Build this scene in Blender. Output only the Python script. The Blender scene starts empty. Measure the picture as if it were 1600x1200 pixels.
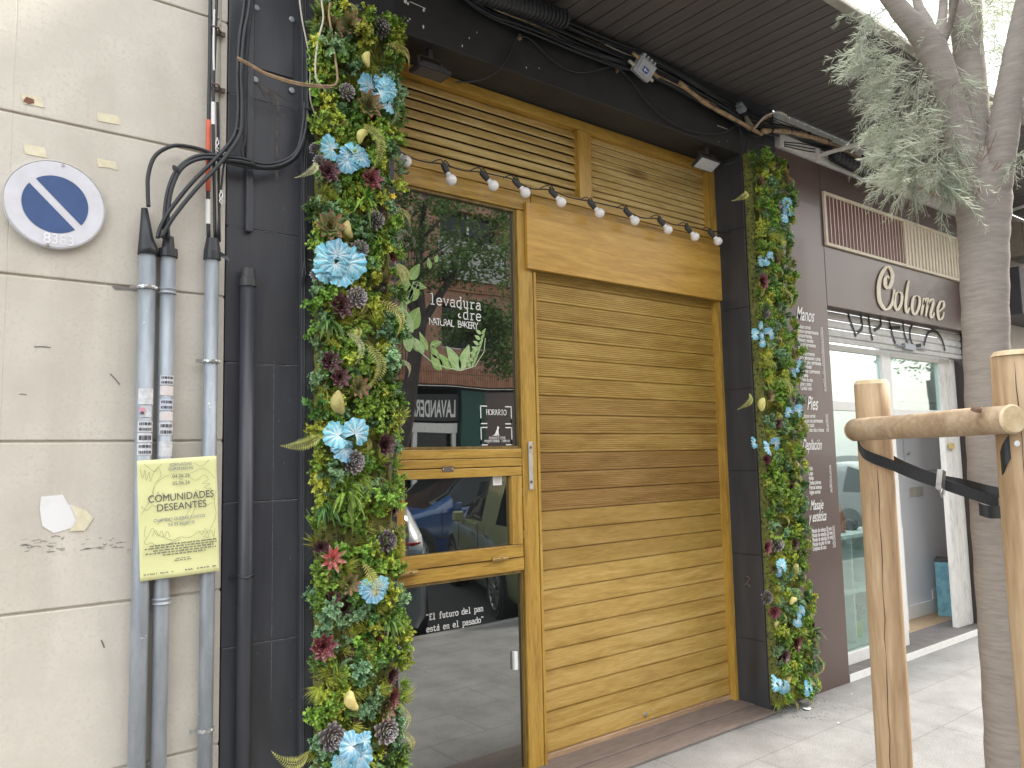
import bpy, bmesh, math, random
from mathutils import Vector, Matrix
rnd = random.Random(7)
sc = bpy.context.scene
col = sc.collection
rad = math.radians
sin, cos, PI = math.sin, math.cos, math.pi

# ------------------------------------------------------------------ camera, world, sun, exposure
YAW, PIT, ROL, F = rad(37.98), rad(5.349), rad(-1.254), 1224.3
CAM = Vector((0, -3, 1.6))
_f = Vector((sin(YAW)*cos(PIT), cos(YAW)*cos(PIT), sin(PIT)))
_r = Vector((cos(YAW), -sin(YAW), 0)); _u = _r.cross(_f)
RX = cos(ROL)*_r + sin(ROL)*_u; UP = -sin(ROL)*_r + cos(ROL)*_u
cd = bpy.data.cameras.new('camera'); cam = bpy.data.objects.new('camera', cd); col.objects.link(cam)
m = Matrix.Identity(4)
for i, a in enumerate((RX, UP, -_f)):
    for j in range(3): m[j][i] = a[j]
m.translation = CAM; cam.matrix_world = m
cd.sensor_width = 36; cd.lens = F*36/1600; cd.clip_start = .02; cd.clip_end = 500
sc.camera = cam

SUND = Vector((.80, -.16, .75)).normalized()
w = bpy.data.worlds.new('World'); sc.world = w; w.use_nodes = True
nt = w.node_tree; bg = nt.nodes['Background']
sky = nt.nodes.new('ShaderNodeTexSky'); sky.sky_type = 'NISHITA'; sky.sun_disc = False
sky.sun_elevation = math.asin(SUND.z); sky.sun_rotation = math.atan2(SUND.x, SUND.y)
sky.dust_density = 4; sky.air_density = 1.2
mx = nt.nodes.new('ShaderNodeMix'); mx.data_type = 'RGBA'; mx.inputs[0].default_value = .6
mx.inputs[7].default_value = (9.5, 9.7, 9.6, 1)            # thin bright overcast in front of the blue
nt.links.new(sky.outputs[0], mx.inputs[6]); nt.links.new(mx.outputs[2], bg.inputs[0])
bg.inputs[1].default_value = .15
sl = bpy.data.lights.new('sun', 'SUN'); sl.energy = 2.2; sl.angle = rad(6); sl.color = (1, .95, .86)
so = bpy.data.objects.new('sun', sl); col.objects.link(so)
so.rotation_euler = SUND.to_track_quat('Z', 'Y').to_euler()
sc.view_settings.view_transform = 'Standard'; sc.view_settings.look = 'None'
sc.view_settings.gamma = 1; sc.view_settings.exposure = 1.55
sc.cycles.max_bounces = 8; sc.cycles.transparent_max_bounces = 12

def ray(x, y):
    return RX*((x-800)/F) - UP*((y-600)/F) + _f
def P(x, y, Y=0.0):            # photo pixel -> point on the plane at depth Y
    d = ray(x, y); t = (Y-CAM.y)/d.y
    return CAM + d*t
def G(x, y, Z=0.0):            # photo pixel -> point on a level plane
    d = ray(x, y); t = (Z-CAM.z)/d.z
    return CAM + d*t
def DP(x, y, dep):             # photo pixel -> point at a measured depth
    return CAM + ray(x, y)*dep

# ------------------------------------------------------------------ materials
MATS = {}
def nodes(name):
    mt = bpy.data.materials.new(name); mt.use_nodes = True
    n = mt.node_tree.nodes; l = mt.node_tree.links
    return mt, n, l, n['Principled BSDF']
def ramp(n, stops):
    r = n.new('ShaderNodeValToRGB'); e = r.color_ramp.elements
    while len(e) < len(stops): e.new(.5)
    for k, (p, c) in enumerate(stops):
        e[k].position = p; e[k].color = (*c, 1) if len(c) == 3 else c
    return r
def M(name, c, c2=None, rough=.6, scale=8, stretch=(1, 1, 1), bump=.0, bscale=60, metal=0, spec=.5, tone=0, coat=0, detail=6, lo=.35, hi=.65, trans=0, speck=None, stain=0, stst=(2.2, 2.2, .5)):
    """general dirty-surface material: two colours mixed by noise, bump noise, optional per-vertex tone"""
    if name in MATS: return MATS[name]
    mt, n, l, b = nodes(name)
    tc = n.new('ShaderNodeTexCoord'); mp = n.new('ShaderNodeMapping'); mp.inputs['Scale'].default_value = stretch
    geo = n.new('ShaderNodeNewGeometry'); l.new(geo.outputs['Position'], mp.inputs[0])
    nz = n.new('ShaderNodeTexNoise'); nz.inputs['Scale'].default_value = scale; nz.inputs['Detail'].default_value = detail
    nz.inputs['Roughness'].default_value = .65
    l.new(mp.outputs[0], nz.inputs[0])
    if c2 is None: c2 = tuple(v*.75 for v in c)
    r = ramp(n, [(lo, c2), (hi, c)]); l.new(nz.outputs[0], r.inputs[0]); out = r.outputs[0]
    if tone:
        at = n.new('ShaderNodeAttribute'); at.attribute_name = 'tone'
        mr = n.new('ShaderNodeMapRange'); mr.inputs['To Min'].default_value = 1-tone; mr.inputs['To Max'].default_value = 1+tone
        l.new(at.outputs['Fac'], mr.inputs[0])
        mu = n.new('ShaderNodeMix'); mu.data_type = 'RGBA'; mu.blend_type = 'MULTIPLY'; mu.inputs[0].default_value = 1
        l.new(out, mu.inputs[6]); l.new(mr.outputs[0], mu.inputs[7]); out = mu.outputs[2]
    if speck:
        sn = n.new('ShaderNodeTexNoise'); sn.inputs['Scale'].default_value = speck[1]; sn.inputs['Detail'].default_value = 3
        l.new(geo.outputs['Position'], sn.inputs[0])
        rr = ramp(n, [(speck[2], (0, 0, 0)), (speck[2]+.03, (1, 1, 1))]); l.new(sn.outputs[0], rr.inputs[0])
        m2 = n.new('ShaderNodeMix'); m2.data_type = 'RGBA'; l.new(rr.outputs[0], m2.inputs[0]); l.new(out, m2.inputs[6]); m2.inputs[7].default_value = (*speck[0], 1); out = m2.outputs[2]
    if stain:
        m4 = n.new('ShaderNodeMapping'); m4.inputs['Scale'].default_value = stst; l.new(geo.outputs['Position'], m4.inputs[0])
        sn = n.new('ShaderNodeTexNoise'); sn.inputs['Scale'].default_value = 1.6; sn.inputs['Detail'].default_value = 8; sn.inputs['Distortion'].default_value = .5; l.new(m4.outputs[0], sn.inputs[0])
        rr = ramp(n, [(.34, (1-stain, 1-stain*1.08, 1-stain*1.2)), (.55, (1, 1, 1))]); l.new(sn.outputs[0], rr.inputs[0])
        m2 = n.new('ShaderNodeMix'); m2.data_type = 'RGBA'; m2.blend_type = 'MULTIPLY'; m2.inputs[0].default_value = 1; l.new(out, m2.inputs[6]); l.new(rr.outputs[0], m2.inputs[7]); out = m2.outputs[2]
    l.new(out, b.inputs['Base Color'])
    b.inputs['Roughness'].default_value = rough; b.inputs['Metallic'].default_value = metal
    b.inputs['Specular IOR Level'].default_value = spec; b.inputs['Coat Weight'].default_value = coat
    if bump:
        bn = n.new('ShaderNodeTexNoise'); bn.inputs['Scale'].default_value = bscale; bn.inputs['Detail'].default_value = 5
        l.new(mp.outputs[0], bn.inputs[0]); bp = n.new('ShaderNodeBump'); bp.inputs['Strength'].default_value = bump; bp.inputs['Distance'].default_value = .004
        l.new(bn.outputs[0], bp.inputs['Height']); l.new(bp.outputs[0], b.inputs['Normal'])
    if trans:
        tr = n.new('ShaderNodeBsdfTranslucent'); l.new(out, tr.inputs[0]); ms = n.new('ShaderNodeMixShader'); ms.inputs[0].default_value = trans
        l.new(b.outputs[0], ms.inputs[1]); l.new(tr.outputs[0], ms.inputs[2]); l.new(ms.outputs[0], n['Material Output'].inputs[0])
    MATS[name] = mt
    return mt
def wood(name, dark, mid, light, axis='x', rough=.4, grain=1.0, tone=0, coat=.15, knots=.0):
    if name in MATS: return MATS[name]
    mt, n, l, b = nodes(name)
    geo = n.new('ShaderNodeNewGeometry'); mp = n.new('ShaderNodeMapping')
    s = {'x': (.9, 9, 9), 'z': (9, 9, .9), 'y': (9, .9, 9)}[axis]; mp.inputs['Scale'].default_value = s
    l.new(geo.outputs['Position'], mp.inputs[0])
    n1 = n.new('ShaderNodeTexNoise'); n1.inputs['Scale'].default_value = 1.6; n1.inputs['Detail'].default_value = 4; n1.inputs['Distortion'].default_value = 1.2
    n2 = n.new('ShaderNodeTexNoise'); n2.inputs['Scale'].default_value = 14*grain; n2.inputs['Detail'].default_value = 8; n2.inputs['Distortion'].default_value = .6
    l.new(mp.outputs[0], n1.inputs[0]); l.new(mp.outputs[0], n2.inputs[0])
    mxx = n.new('ShaderNodeMix'); mxx.inputs[0].default_value = .42; l.new(n1.outputs[0], mxx.inputs[2]); l.new(n2.outputs[0], mxx.inputs[3])
    r = ramp(n, [(.36, dark), (.5, mid), (.64, light)]); l.new(mxx.outputs[0], r.inputs[0]); out = r.outputs[0]
    if tone:
        at = n.new('ShaderNodeAttribute'); at.attribute_name = 'tone'
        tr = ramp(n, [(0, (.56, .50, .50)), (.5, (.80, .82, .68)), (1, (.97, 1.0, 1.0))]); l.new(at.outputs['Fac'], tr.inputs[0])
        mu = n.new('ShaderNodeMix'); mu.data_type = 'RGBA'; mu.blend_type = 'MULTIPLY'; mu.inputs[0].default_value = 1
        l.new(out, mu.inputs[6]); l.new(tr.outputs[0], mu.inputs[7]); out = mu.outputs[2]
    if knots:
        v = n.new('ShaderNodeTexVoronoi'); v.inputs['Scale'].default_value = knots
        mk = n.new('ShaderNodeMapping'); mk.inputs['Scale'].default_value = {'x': (.5, 1.5, 1.5), 'z': (1.5, 1.5, .5), 'y': (1.5, .5, 1.5)}[axis]
        l.new(geo.outputs['Position'], mk.inputs[0]); l.new(mk.outputs[0], v.inputs[0])
        kr = ramp(n, [(.05, (.35, .25, .18)), (.17, (1, 1, 1))]); l.new(v.outputs['Distance'], kr.inputs[0])
        mu = n.new('ShaderNodeMix'); mu.data_type = 'RGBA'; mu.blend_type = 'MULTIPLY'; mu.inputs[0].default_value = .9
        l.new(out, mu.inputs[6]); l.new(kr.outputs[0], mu.inputs[7]); out = mu.outputs[2]
    l.new(out, b.inputs['Base Color'])
    rr = n.new('ShaderNodeMapRange'); rr.inputs['To Min'].default_value = rough-.1; rr.inputs['To Max'].default_value = rough+.18
    l.new(n2.outputs[0], rr.inputs[0]); l.new(rr.outputs[0], b.inputs['Roughness'])
    b.inputs['Coat Weight'].default_value = coat; b.inputs['Coat Roughness'].default_value = .25
    bp = n.new('ShaderNodeBump'); bp.inputs['Strength'].default_value = .25; bp.inputs['Distance'].default_value = .002
    l.new(n2.outputs[0], bp.inputs['Height']); l.new(bp.outputs[0], b.inputs['Normal'])
    MATS[name] = mt
    return mt
def glass(name, base, refl, clear=0.0, top=1.0, tint=(.8, .9, .88)):
    mt, n, l, b = nodes(name)
    g = n.new('ShaderNodeBsdfGlossy'); g.inputs['Roughness'].default_value = .012; g.inputs[0].default_value = (.95, .97, .95, 1)
    nz = n.new('ShaderNodeTexNoise'); nz.inputs['Scale'].default_value = 2.2; nz.inputs['Detail'].default_value = 1
    geo = n.new('ShaderNodeNewGeometry'); l.new(geo.outputs['Position'], nz.inputs[0])
    bp = n.new('ShaderNodeBump'); bp.inputs['Strength'].default_value = .06; bp.inputs['Distance'].default_value = .01
    l.new(nz.outputs[0], bp.inputs['Height']); l.new(bp.outputs[0], g.inputs['Normal'])
    b.inputs['Base Color'].default_value = (*base, 1); b.inputs['Roughness'].default_value = .5; b.inputs['Specular IOR Level'].default_value = 0
    under = b.outputs[0]
    if clear:
        t = n.new('ShaderNodeBsdfTransparent'); t.inputs[0].default_value = (*tint, 1); m0 = n.new('ShaderNodeMixShader'); m0.inputs[0].default_value = clear
        l.new(b.outputs[0], m0.inputs[1]); l.new(t.outputs[0], m0.inputs[2]); under = m0.outputs[0]
    lw = n.new('ShaderNodeLayerWeight'); lw.inputs['Blend'].default_value = .35
    mr = n.new('ShaderNodeMapRange'); mr.inputs['To Min'].default_value = refl; mr.inputs['To Max'].default_value = top
    l.new(lw.outputs['Fresnel'], mr.inputs[0])
    ms = n.new('ShaderNodeMixShader'); l.new(mr.outputs[0], ms.inputs[0]); l.new(under, ms.inputs[1]); l.new(g.outputs[0], ms.inputs[2])
    l.new(ms.outputs[0], n['Material Output'].inputs[0]); MATS[name] = mt
    return mt
def brickmat(name, c1, c2, mortar, scale, bw, bh, ms, rough=.85, rot=(PI/2, 0, 0), bump=.4, offs=.5, speck=None, msm=.1):
    mt, n, l, b = nodes(name)
    geo = n.new('ShaderNodeNewGeometry'); mp = n.new('ShaderNodeMapping'); mp.vector_type = 'POINT'; mp.inputs['Rotation'].default_value = rot
    l.new(geo.outputs['Position'], mp.inputs[0])
    br = n.new('ShaderNodeTexBrick'); br.offset = offs; br.inputs['Scale'].default_value = scale
    br.inputs['Brick Width'].default_value = bw; br.inputs['Row Height'].default_value = bh; br.inputs['Mortar Size'].default_value = ms; br.inputs['Mortar Smooth'].default_value = msm
    br.inputs['Color1'].default_value = (*c1, 1); br.inputs['Color2'].default_value = (*c2, 1); br.inputs['Mortar'].default_value = (*mortar, 1)
    l.new(mp.outputs[0], br.inputs[0])
    nz = n.new('ShaderNodeTexNoise'); nz.inputs['Scale'].default_value = 3; nz.inputs['Detail'].default_value = 9; nz.inputs['Roughness'].default_value = .7; l.new(geo.outputs['Position'], nz.inputs[0])
    r = ramp(n, [(.3, (.66, .64, .62)), (.68, (1.1, 1.1, 1.1))]); l.new(nz.outputs[0], r.inputs[0])
    mu = n.new('ShaderNodeMix'); mu.data_type = 'RGBA'; mu.blend_type = 'MULTIPLY'; mu.inputs[0].default_value = 1
    l.new(br.outputs[0], mu.inputs[6]); l.new(r.outputs[0], mu.inputs[7]); out = mu.outputs[2]
    n3 = n.new('ShaderNodeTexNoise'); n3.inputs['Scale'].default_value = 170; l.new(geo.outputs['Position'], n3.inputs[0])
    r3 = ramp(n, [(.35, (.6, .6, .6)), (.65, (1.3, 1.3, 1.3))]); l.new(n3.outputs[0], r3.inputs[0])
    m3 = n.new('ShaderNodeMix'); m3.data_type = 'RGBA'; m3.blend_type = 'MULTIPLY'; m3.inputs[0].default_value = .8
    l.new(out, m3.inputs[6]); l.new(r3.outputs[0], m3.inputs[7]); l.new(m3.outputs[2], b.inputs['Base Color'])
    b.inputs['Roughness'].default_value = rough
    bp = n.new('ShaderNodeBump'); bp.inputs['Strength'].default_value = bump; bp.inputs['Distance'].default_value = .006; bp.invert = True
    l.new(br.outputs['Fac'], bp.inputs['Height']); l.new(bp.outputs[0], b.inputs['Normal'])
    MATS[name] = mt
    return mt

stone = M('wall_stone', (.63, .585, .505), (.53, .49, .42), rough=.8, scale=5, bump=.35, bscale=42, lo=.25, hi=.66, detail=12, speck=((.56, .52, .455), 75, .56), stain=.13)
stone_edge = M('wall_edge', (.46, .37, .30), (.30, .23, .19), rough=.9, scale=30, bump=.6, bscale=70)
black = M('black_slab', (.050, .053, .061), (.034, .036, .043), rough=.42, scale=3.5, bump=.15, bscale=40, stretch=(3, 3, .6), speck=((.20, .20, .20), 34, .78), stain=.3)
blackm = M('black_paint', (.030, .030, .030), (.020, .020, .021), rough=.6, scale=6, bump=.35, bscale=30, speck=((.12, .12, .12), 22, .79))
cable = M('cable_black', (.022, .024, .028), rough=.45, scale=14)
cabletan = M('cable_tan', (.48, .33, .18), (.20, .13, .08), rough=.7, scale=30)
cablewhite = M('cable_white', (.62, .58, .50), (.5, .44, .34), rough=.5, scale=20)
galv = M('galvanised', (.36, .385, .41), (.26, .285, .31), rough=.45, scale=22, stretch=(1, 1, .25), metal=.35, bump=.1, bscale=60, speck=((.62, .63, .63), 40, .72))
steel = M('steel', (.55, .55, .54), (.35, .34, .33), rough=.35, metal=.8, scale=30)
rustm = M('rusty', (.18, .13, .10), (.08, .06, .05), rough=.7, scale=40)
white = M('white_paint', (.78, .77, .74), (.68, .67, .64), rough=.5, scale=10, lo=.2, hi=.5)
whitedirty = M('white_dirty', (.70, .68, .64), (.50, .47, .43), rough=.65, scale=9, stretch=(2, 2, .7), bump=.2, lo=.25, hi=.5)
paper_w = M('paper_white', (.74, .73, .72), (.62, .61, .60), rough=.7, scale=12, lo=.2, hi=.5)
ink = M('ink', (.09, .09, .11), rough=.7)
inkblue = M('ink_soft', (.16, .19, .30), rough=.7)
tape = M('masking_tape', (.74, .68, .50), (.62, .55, .38), rough=.7, scale=25)
yellowp = M('yellow_paper', (.74, .73, .37), (.66, .66, .32), rough=.55, scale=7, lo=.25, hi=.6, bump=.3, bscale=9)
blue = M('sign_blue', (.055, .105, .24), (.045, .085, .20), rough=.35, scale=8)
signw = M('sign_white', (.66, .66, .70), (.58, .57, .60), rough=.35, scale=12)
orange = M('orange_sleeve', (.62, .12, .05), (.5, .09, .04), rough=.5)
woodf = wood('wood_frame', (.27, .145, .022), (.42, .245, .040), (.53, .33, .068), 'x')
woodv = wood('wood_frame_upright', (.27, .145, .022), (.42, .245, .040), (.53, .33, .068), 'z')
woodp = wood('wood_panel', (.43, .23, .035), (.54, .305, .055), (.63, .375, .085), 'x', rough=.36, grain=.6)
woods = wood('wood_shutter', (.37, .21, .045), (.49, .30, .078), (.59, .385, .13), 'x', rough=.42, grain=.8, tone=1)
woodl = wood('wood_louvre', (.38, .25, .075), (.58, .42, .16), (.72, .56, .26), 'x', rough=.5, knots=2.6)
stake = wood('stake_wood', (.30, .19, .10), (.40, .265, .148), (.48, .345, .21), 'z', rough=.65, coat=0, knots=2.2, grain=.7)
stakex = wood('stake_rail_wood', (.28, .185, .105), (.37, .255, .155), (.45, .335, .22), 'x', rough=.65, coat=0, knots=2.2, grain=.7)
stakecut = M('cut_end', (.66, .53, .34), (.5, .36, .2), rough=.8, scale=30)
glassd = glass('tinted_glass', (.010, .011, .011), .27, top=.6)
glassc = glass('shop_glass', (.25, .3, .3), .08, clear=.94, top=.32)
carglass = M('car_glass', (.012, .015, .018), rough=.06, spec=.35, scale=1)
bulbm = M('bulb_white', (.90, .87, .85), (.85, .82, .80), rough=.12, coat=.6)
brown = M('brown_laminate', (.105, .066, .055), (.085, .053, .045), rough=.34, scale=1.6, coat=.1, spec=.5)
cream = M('cream_paint', (.76, .68, .53), (.70, .60, .45), rough=.5, scale=14)
maroon = M('maroon_grille', (.13, .018, .03), (.10, .014, .022), rough=.5)
lettering = M('white_vinyl', (.80, .79, .76), (.75, .74, .71), rough=.4)
canopym = M('canopy_boards', (.115, .102, .097), (.085, .075, .071), rough=.5, scale=5, stretch=(6, .6, 6))
concrete = M('concrete_trim', (.5, .48, .42), (.32, .30, .26), rough=.8, scale=10)
bark = M('bark', (.30, .262, .228), (.205, .18, .158), rough=.85, scale=6, stretch=(2.6, 2.6, 20), bump=.28, bscale=9, lo=.26, hi=.62, detail=12, speck=((.42, .29, .24), 14, .74))
strapm = M('strap', (.018, .019, .022), rough=.55)
darkpl = M('dark_plastic', (.045, .045, .048), rough=.5)
greyside = M('grey_interior', (.50, .50, .51), (.44, .44, .46), rough=.6, scale=3)
roller = M('galv_shutter', (.55, .54, .51), (.44, .43, .41), rough=.55, metal=.0, scale=8)
tanfloor = M('floor_tan', (.42, .30, .18), (.34, .24, .14), rough=.5, scale=8)

# ------------------------------------------------------------------ mesh helpers
class MB:
    def __init__(s): s.v = []; s.f = []; s.t = []; s.cur = .5
    def add(s, vs, fs, M4=None, tone=None):
        o = len(s.v)
        for q in vs:
            q = Vector(q)
            s.v.append(M4 @ q if M4 else q)
        s.t += (tone if isinstance(tone, list) else [s.cur if tone is None else tone]*len(vs))
        s.f += [tuple(i+o for i in f) for f in fs]; return s
    def box(s, x0, x1, y0, y1, z0, z1, M4=None, tone=None):
        return s.add([(x, y, z) for x in (x0, x1) for y in (y0, y1) for z in (z0, z1)],
              [(0, 1, 3, 2), (4, 6, 7, 5), (0, 4, 5, 1), (2, 3, 7, 6), (0, 2, 6, 4), (1, 5, 7, 3)], M4, tone)
    def tube(s, pts, r, seg=8, cap=True, tone=None):
        pts = [Vector(p) for p in pts]; n = len(pts)
        rs = r if isinstance(r, (list, tuple)) else [r]*n
        vs = []; fs = []; prev = None
        for i, p in enumerate(pts):
            d = (pts[min(i+1, n-1)]-pts[max(i-1, 0)]).normalized()
            if prev is None: a = d.orthogonal().normalized()
            else: a = (prev-d*prev.dot(d)).normalized()
            prev = a; b = d.cross(a)
            for k in range(seg):
                t = 2*PI*k/seg; vs.append(p+(a*cos(t)+b*sin(t))*rs[i])
        for i in range(n-1):
            for k in range(seg):
                k2 = (k+1) % seg; fs.append((i*seg+k, i*seg+k2, (i+1)*seg+k2, (i+1)*seg+k))
        if cap: fs.append(tuple(range(seg-1, -1, -1))); fs.append(tuple((n-1)*seg+k for k in range(seg)))
        return s.add(vs, fs, None, tone)
    def lathe(s, prof, c, axis=(0, 0, 1), seg=20, tone=None):
        q = Vector(axis).to_track_quat('Z', 'Y').to_matrix().to_4x4(); q.translation = Vector(c)
        vs = []; fs = []
        for (r, z) in prof:
            for k in range(seg): t = 2*PI*k/seg; vs.append((r*cos(t), r*sin(t), z))
        for i in range(len(prof)-1):
            for k in range(seg):
                k2 = (k+1) % seg; fs.append((i*seg+k, i*seg+k2, (i+1)*seg+k2, (i+1)*seg+k))
        fs.append(tuple(range(seg-1, -1, -1))); fs.append(tuple((len(prof)-1)*seg+k for k in range(seg)))
        return s.add(vs, fs, q, tone)
    def prism(s, poly, y0, y1, tone=None):     # poly in (x,z), extruded along y
        n = len(poly); vs = [(x, y0, z) for x, z in poly]+[(x, y1, z) for x, z in poly]
        fs = [tuple(range(n)), tuple(range(2*n-1, n-1, -1))]+[(i, i+n, (i+1) % n+n, (i+1) % n) for i in range(n)]
        return s.add(vs, fs, None, tone)
    def flat(s, poly, y):                       # face in an xz plane
        return s.add([(x, y, z) for x, z in poly], [tuple(range(len(poly)))])
    def build(s, name, mat, parent=None, loc=None, bevel=0, smooth=False, weld=False):
        if parent is not None: off = parent_off(parent)
        elif loc is not None: off = Vector(loc)
        else:
            xs = [q.x for q in s.v]; ys = [q.y for q in s.v]; zs = [q.z for q in s.v]
            off = Vector(((min(xs)+max(xs))/2, (min(ys)+max(ys))/2, min(zs)))
        me = bpy.data.meshes.new(name); me.from_pydata([q-off for q in s.v], [], s.f)
        at = me.attributes.new('tone', 'FLOAT', 'POINT'); at.data.foreach_set('value', s.t)
        if smooth: me.polygons.foreach_set('use_smooth', [True]*len(me.polygons))
        if weld:
            b_ = bmesh.new(); b_.from_mesh(me); bmesh.ops.remove_doubles(b_, verts=b_.verts, dist=.0005); bmesh.ops.recalc_face_normals(b_, faces=b_.faces); b_.to_mesh(me); b_.free()
        me.materials.append(mat); me.update()
        o = bpy.data.objects.new(name, me); col.objects.link(o)
        if parent is not None: o.parent = parent
        else: o.location = off
        OFF[o.name] = off
        if bevel:
            bv = o.modifiers.new('bevel', 'BEVEL'); bv.width = bevel; bv.segments = 2; bv.limit_method = 'ANGLE'
        return o
OFF = {}
def parent_off(p): return OFF[p.name]
def tag(o, label=None, cat=None, group=None, kind=None):
    if label: o['label'] = label
    if cat: o['category'] = cat
    if group: o['group'] = group
    if kind: o['kind'] = kind
    return o
def thing(name, label, cat, loc, group=None):
    o = bpy.data.objects.new(name, None); o.empty_display_size = .1; col.objects.link(o); o.location = loc
    OFF[o.name] = Vector(loc); return tag(o, label, cat, group)
def struct(o): o['kind'] = 'structure'; return o
def crom(pts, n=6):        # Catmull-Rom smoothing
    pts = [Vector(p) for p in pts]; out = []
    for i in range(len(pts)-1):
        p0 = pts[max(i-1, 0)]; p1 = pts[i]; p2 = pts[i+1]; p3 = pts[min(i+2, len(pts)-1)]
        for k in range(n):
            t = k/n; out.append(.5*((2*p1)+(p2-p0)*t+(2*p0-5*p1+4*p2-p3)*t*t+(3*p1-p0-3*p2+p3)*t**3))
    out.append(pts[-1]); return out
def pxline(pts, Y, n=6): return crom([P(p[0], p[1], p[2] if len(p) > 2 else Y) for p in pts], n)

# ---- lettering
_TC = {}
def txt(mb, s, x, z, size, y, align='L', sx=1.0, flip=False, rot=0.0, shear=0.0, bold=0.0):
    """letters in the facade plane (reads along +X, faces -Y); flip: reads along -X, faces +Y"""
    key = (s, bold)
    if key not in _TC:
        cu = bpy.data.curves.new('t', 'FONT'); cu.body = s; cu.offset = bold; ob = bpy.data.objects.new('t', cu); col.objects.link(ob)
        dg = bpy.context.evaluated_depsgraph_get(); dg.update()
        me = bpy.data.meshes.new_from_object(ob.evaluated_get(dg))
        _TC[key] = ([v.co.xy.copy() for v in me.vertices], [tuple(p.vertices) for p in me.polygons])
        bpy.data.objects.remove(ob); bpy.data.curves.remove(cu); bpy.data.meshes.remove(me)
    vs, fs = _TC[key]
    if not vs: return 0
    wd = max(v.x for v in vs)*size*sx
    o = {'L': 0, 'C': -wd/2, 'R': -wd}[align]; c, si = cos(rot), sin(rot)
    q = []
    for v in vs:
        a = v.x*size*sx+o+v.y*size*shear; b = v.y*size; a, b = a*c-b*si, a*si+b*c
        q.append((x-a if flip else x+a, y, z+b))
    mb.add(q, fs); return wd
def ribbon(mb, pts, wf, y, closed=False):
    """flat stroke; pts 2D (x,z), wf width or function(direction angle)"""
    n = len(pts); L = []; R = []
    for i, p in enumerate(pts):
        a = pts[max(i-1, 0)]; b = pts[min(i+1, n-1)]; d = Vector((b[0]-a[0], b[1]-a[1]))
        if d.length < 1e-9: d = Vector((1, 0))
        d.normalize(); w_ = (wf(d, i/(n-1)) if callable(wf) else wf)/2
        L.append((p[0]-d.y*w_, y, p[1]+d.x*w_)); R.append((p[0]+d.y*w_, y, p[1]-d.x*w_))
    mb.add(L+R, [(i, i+n, i+n+1, i+1) for i in range(n-1)])
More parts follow.
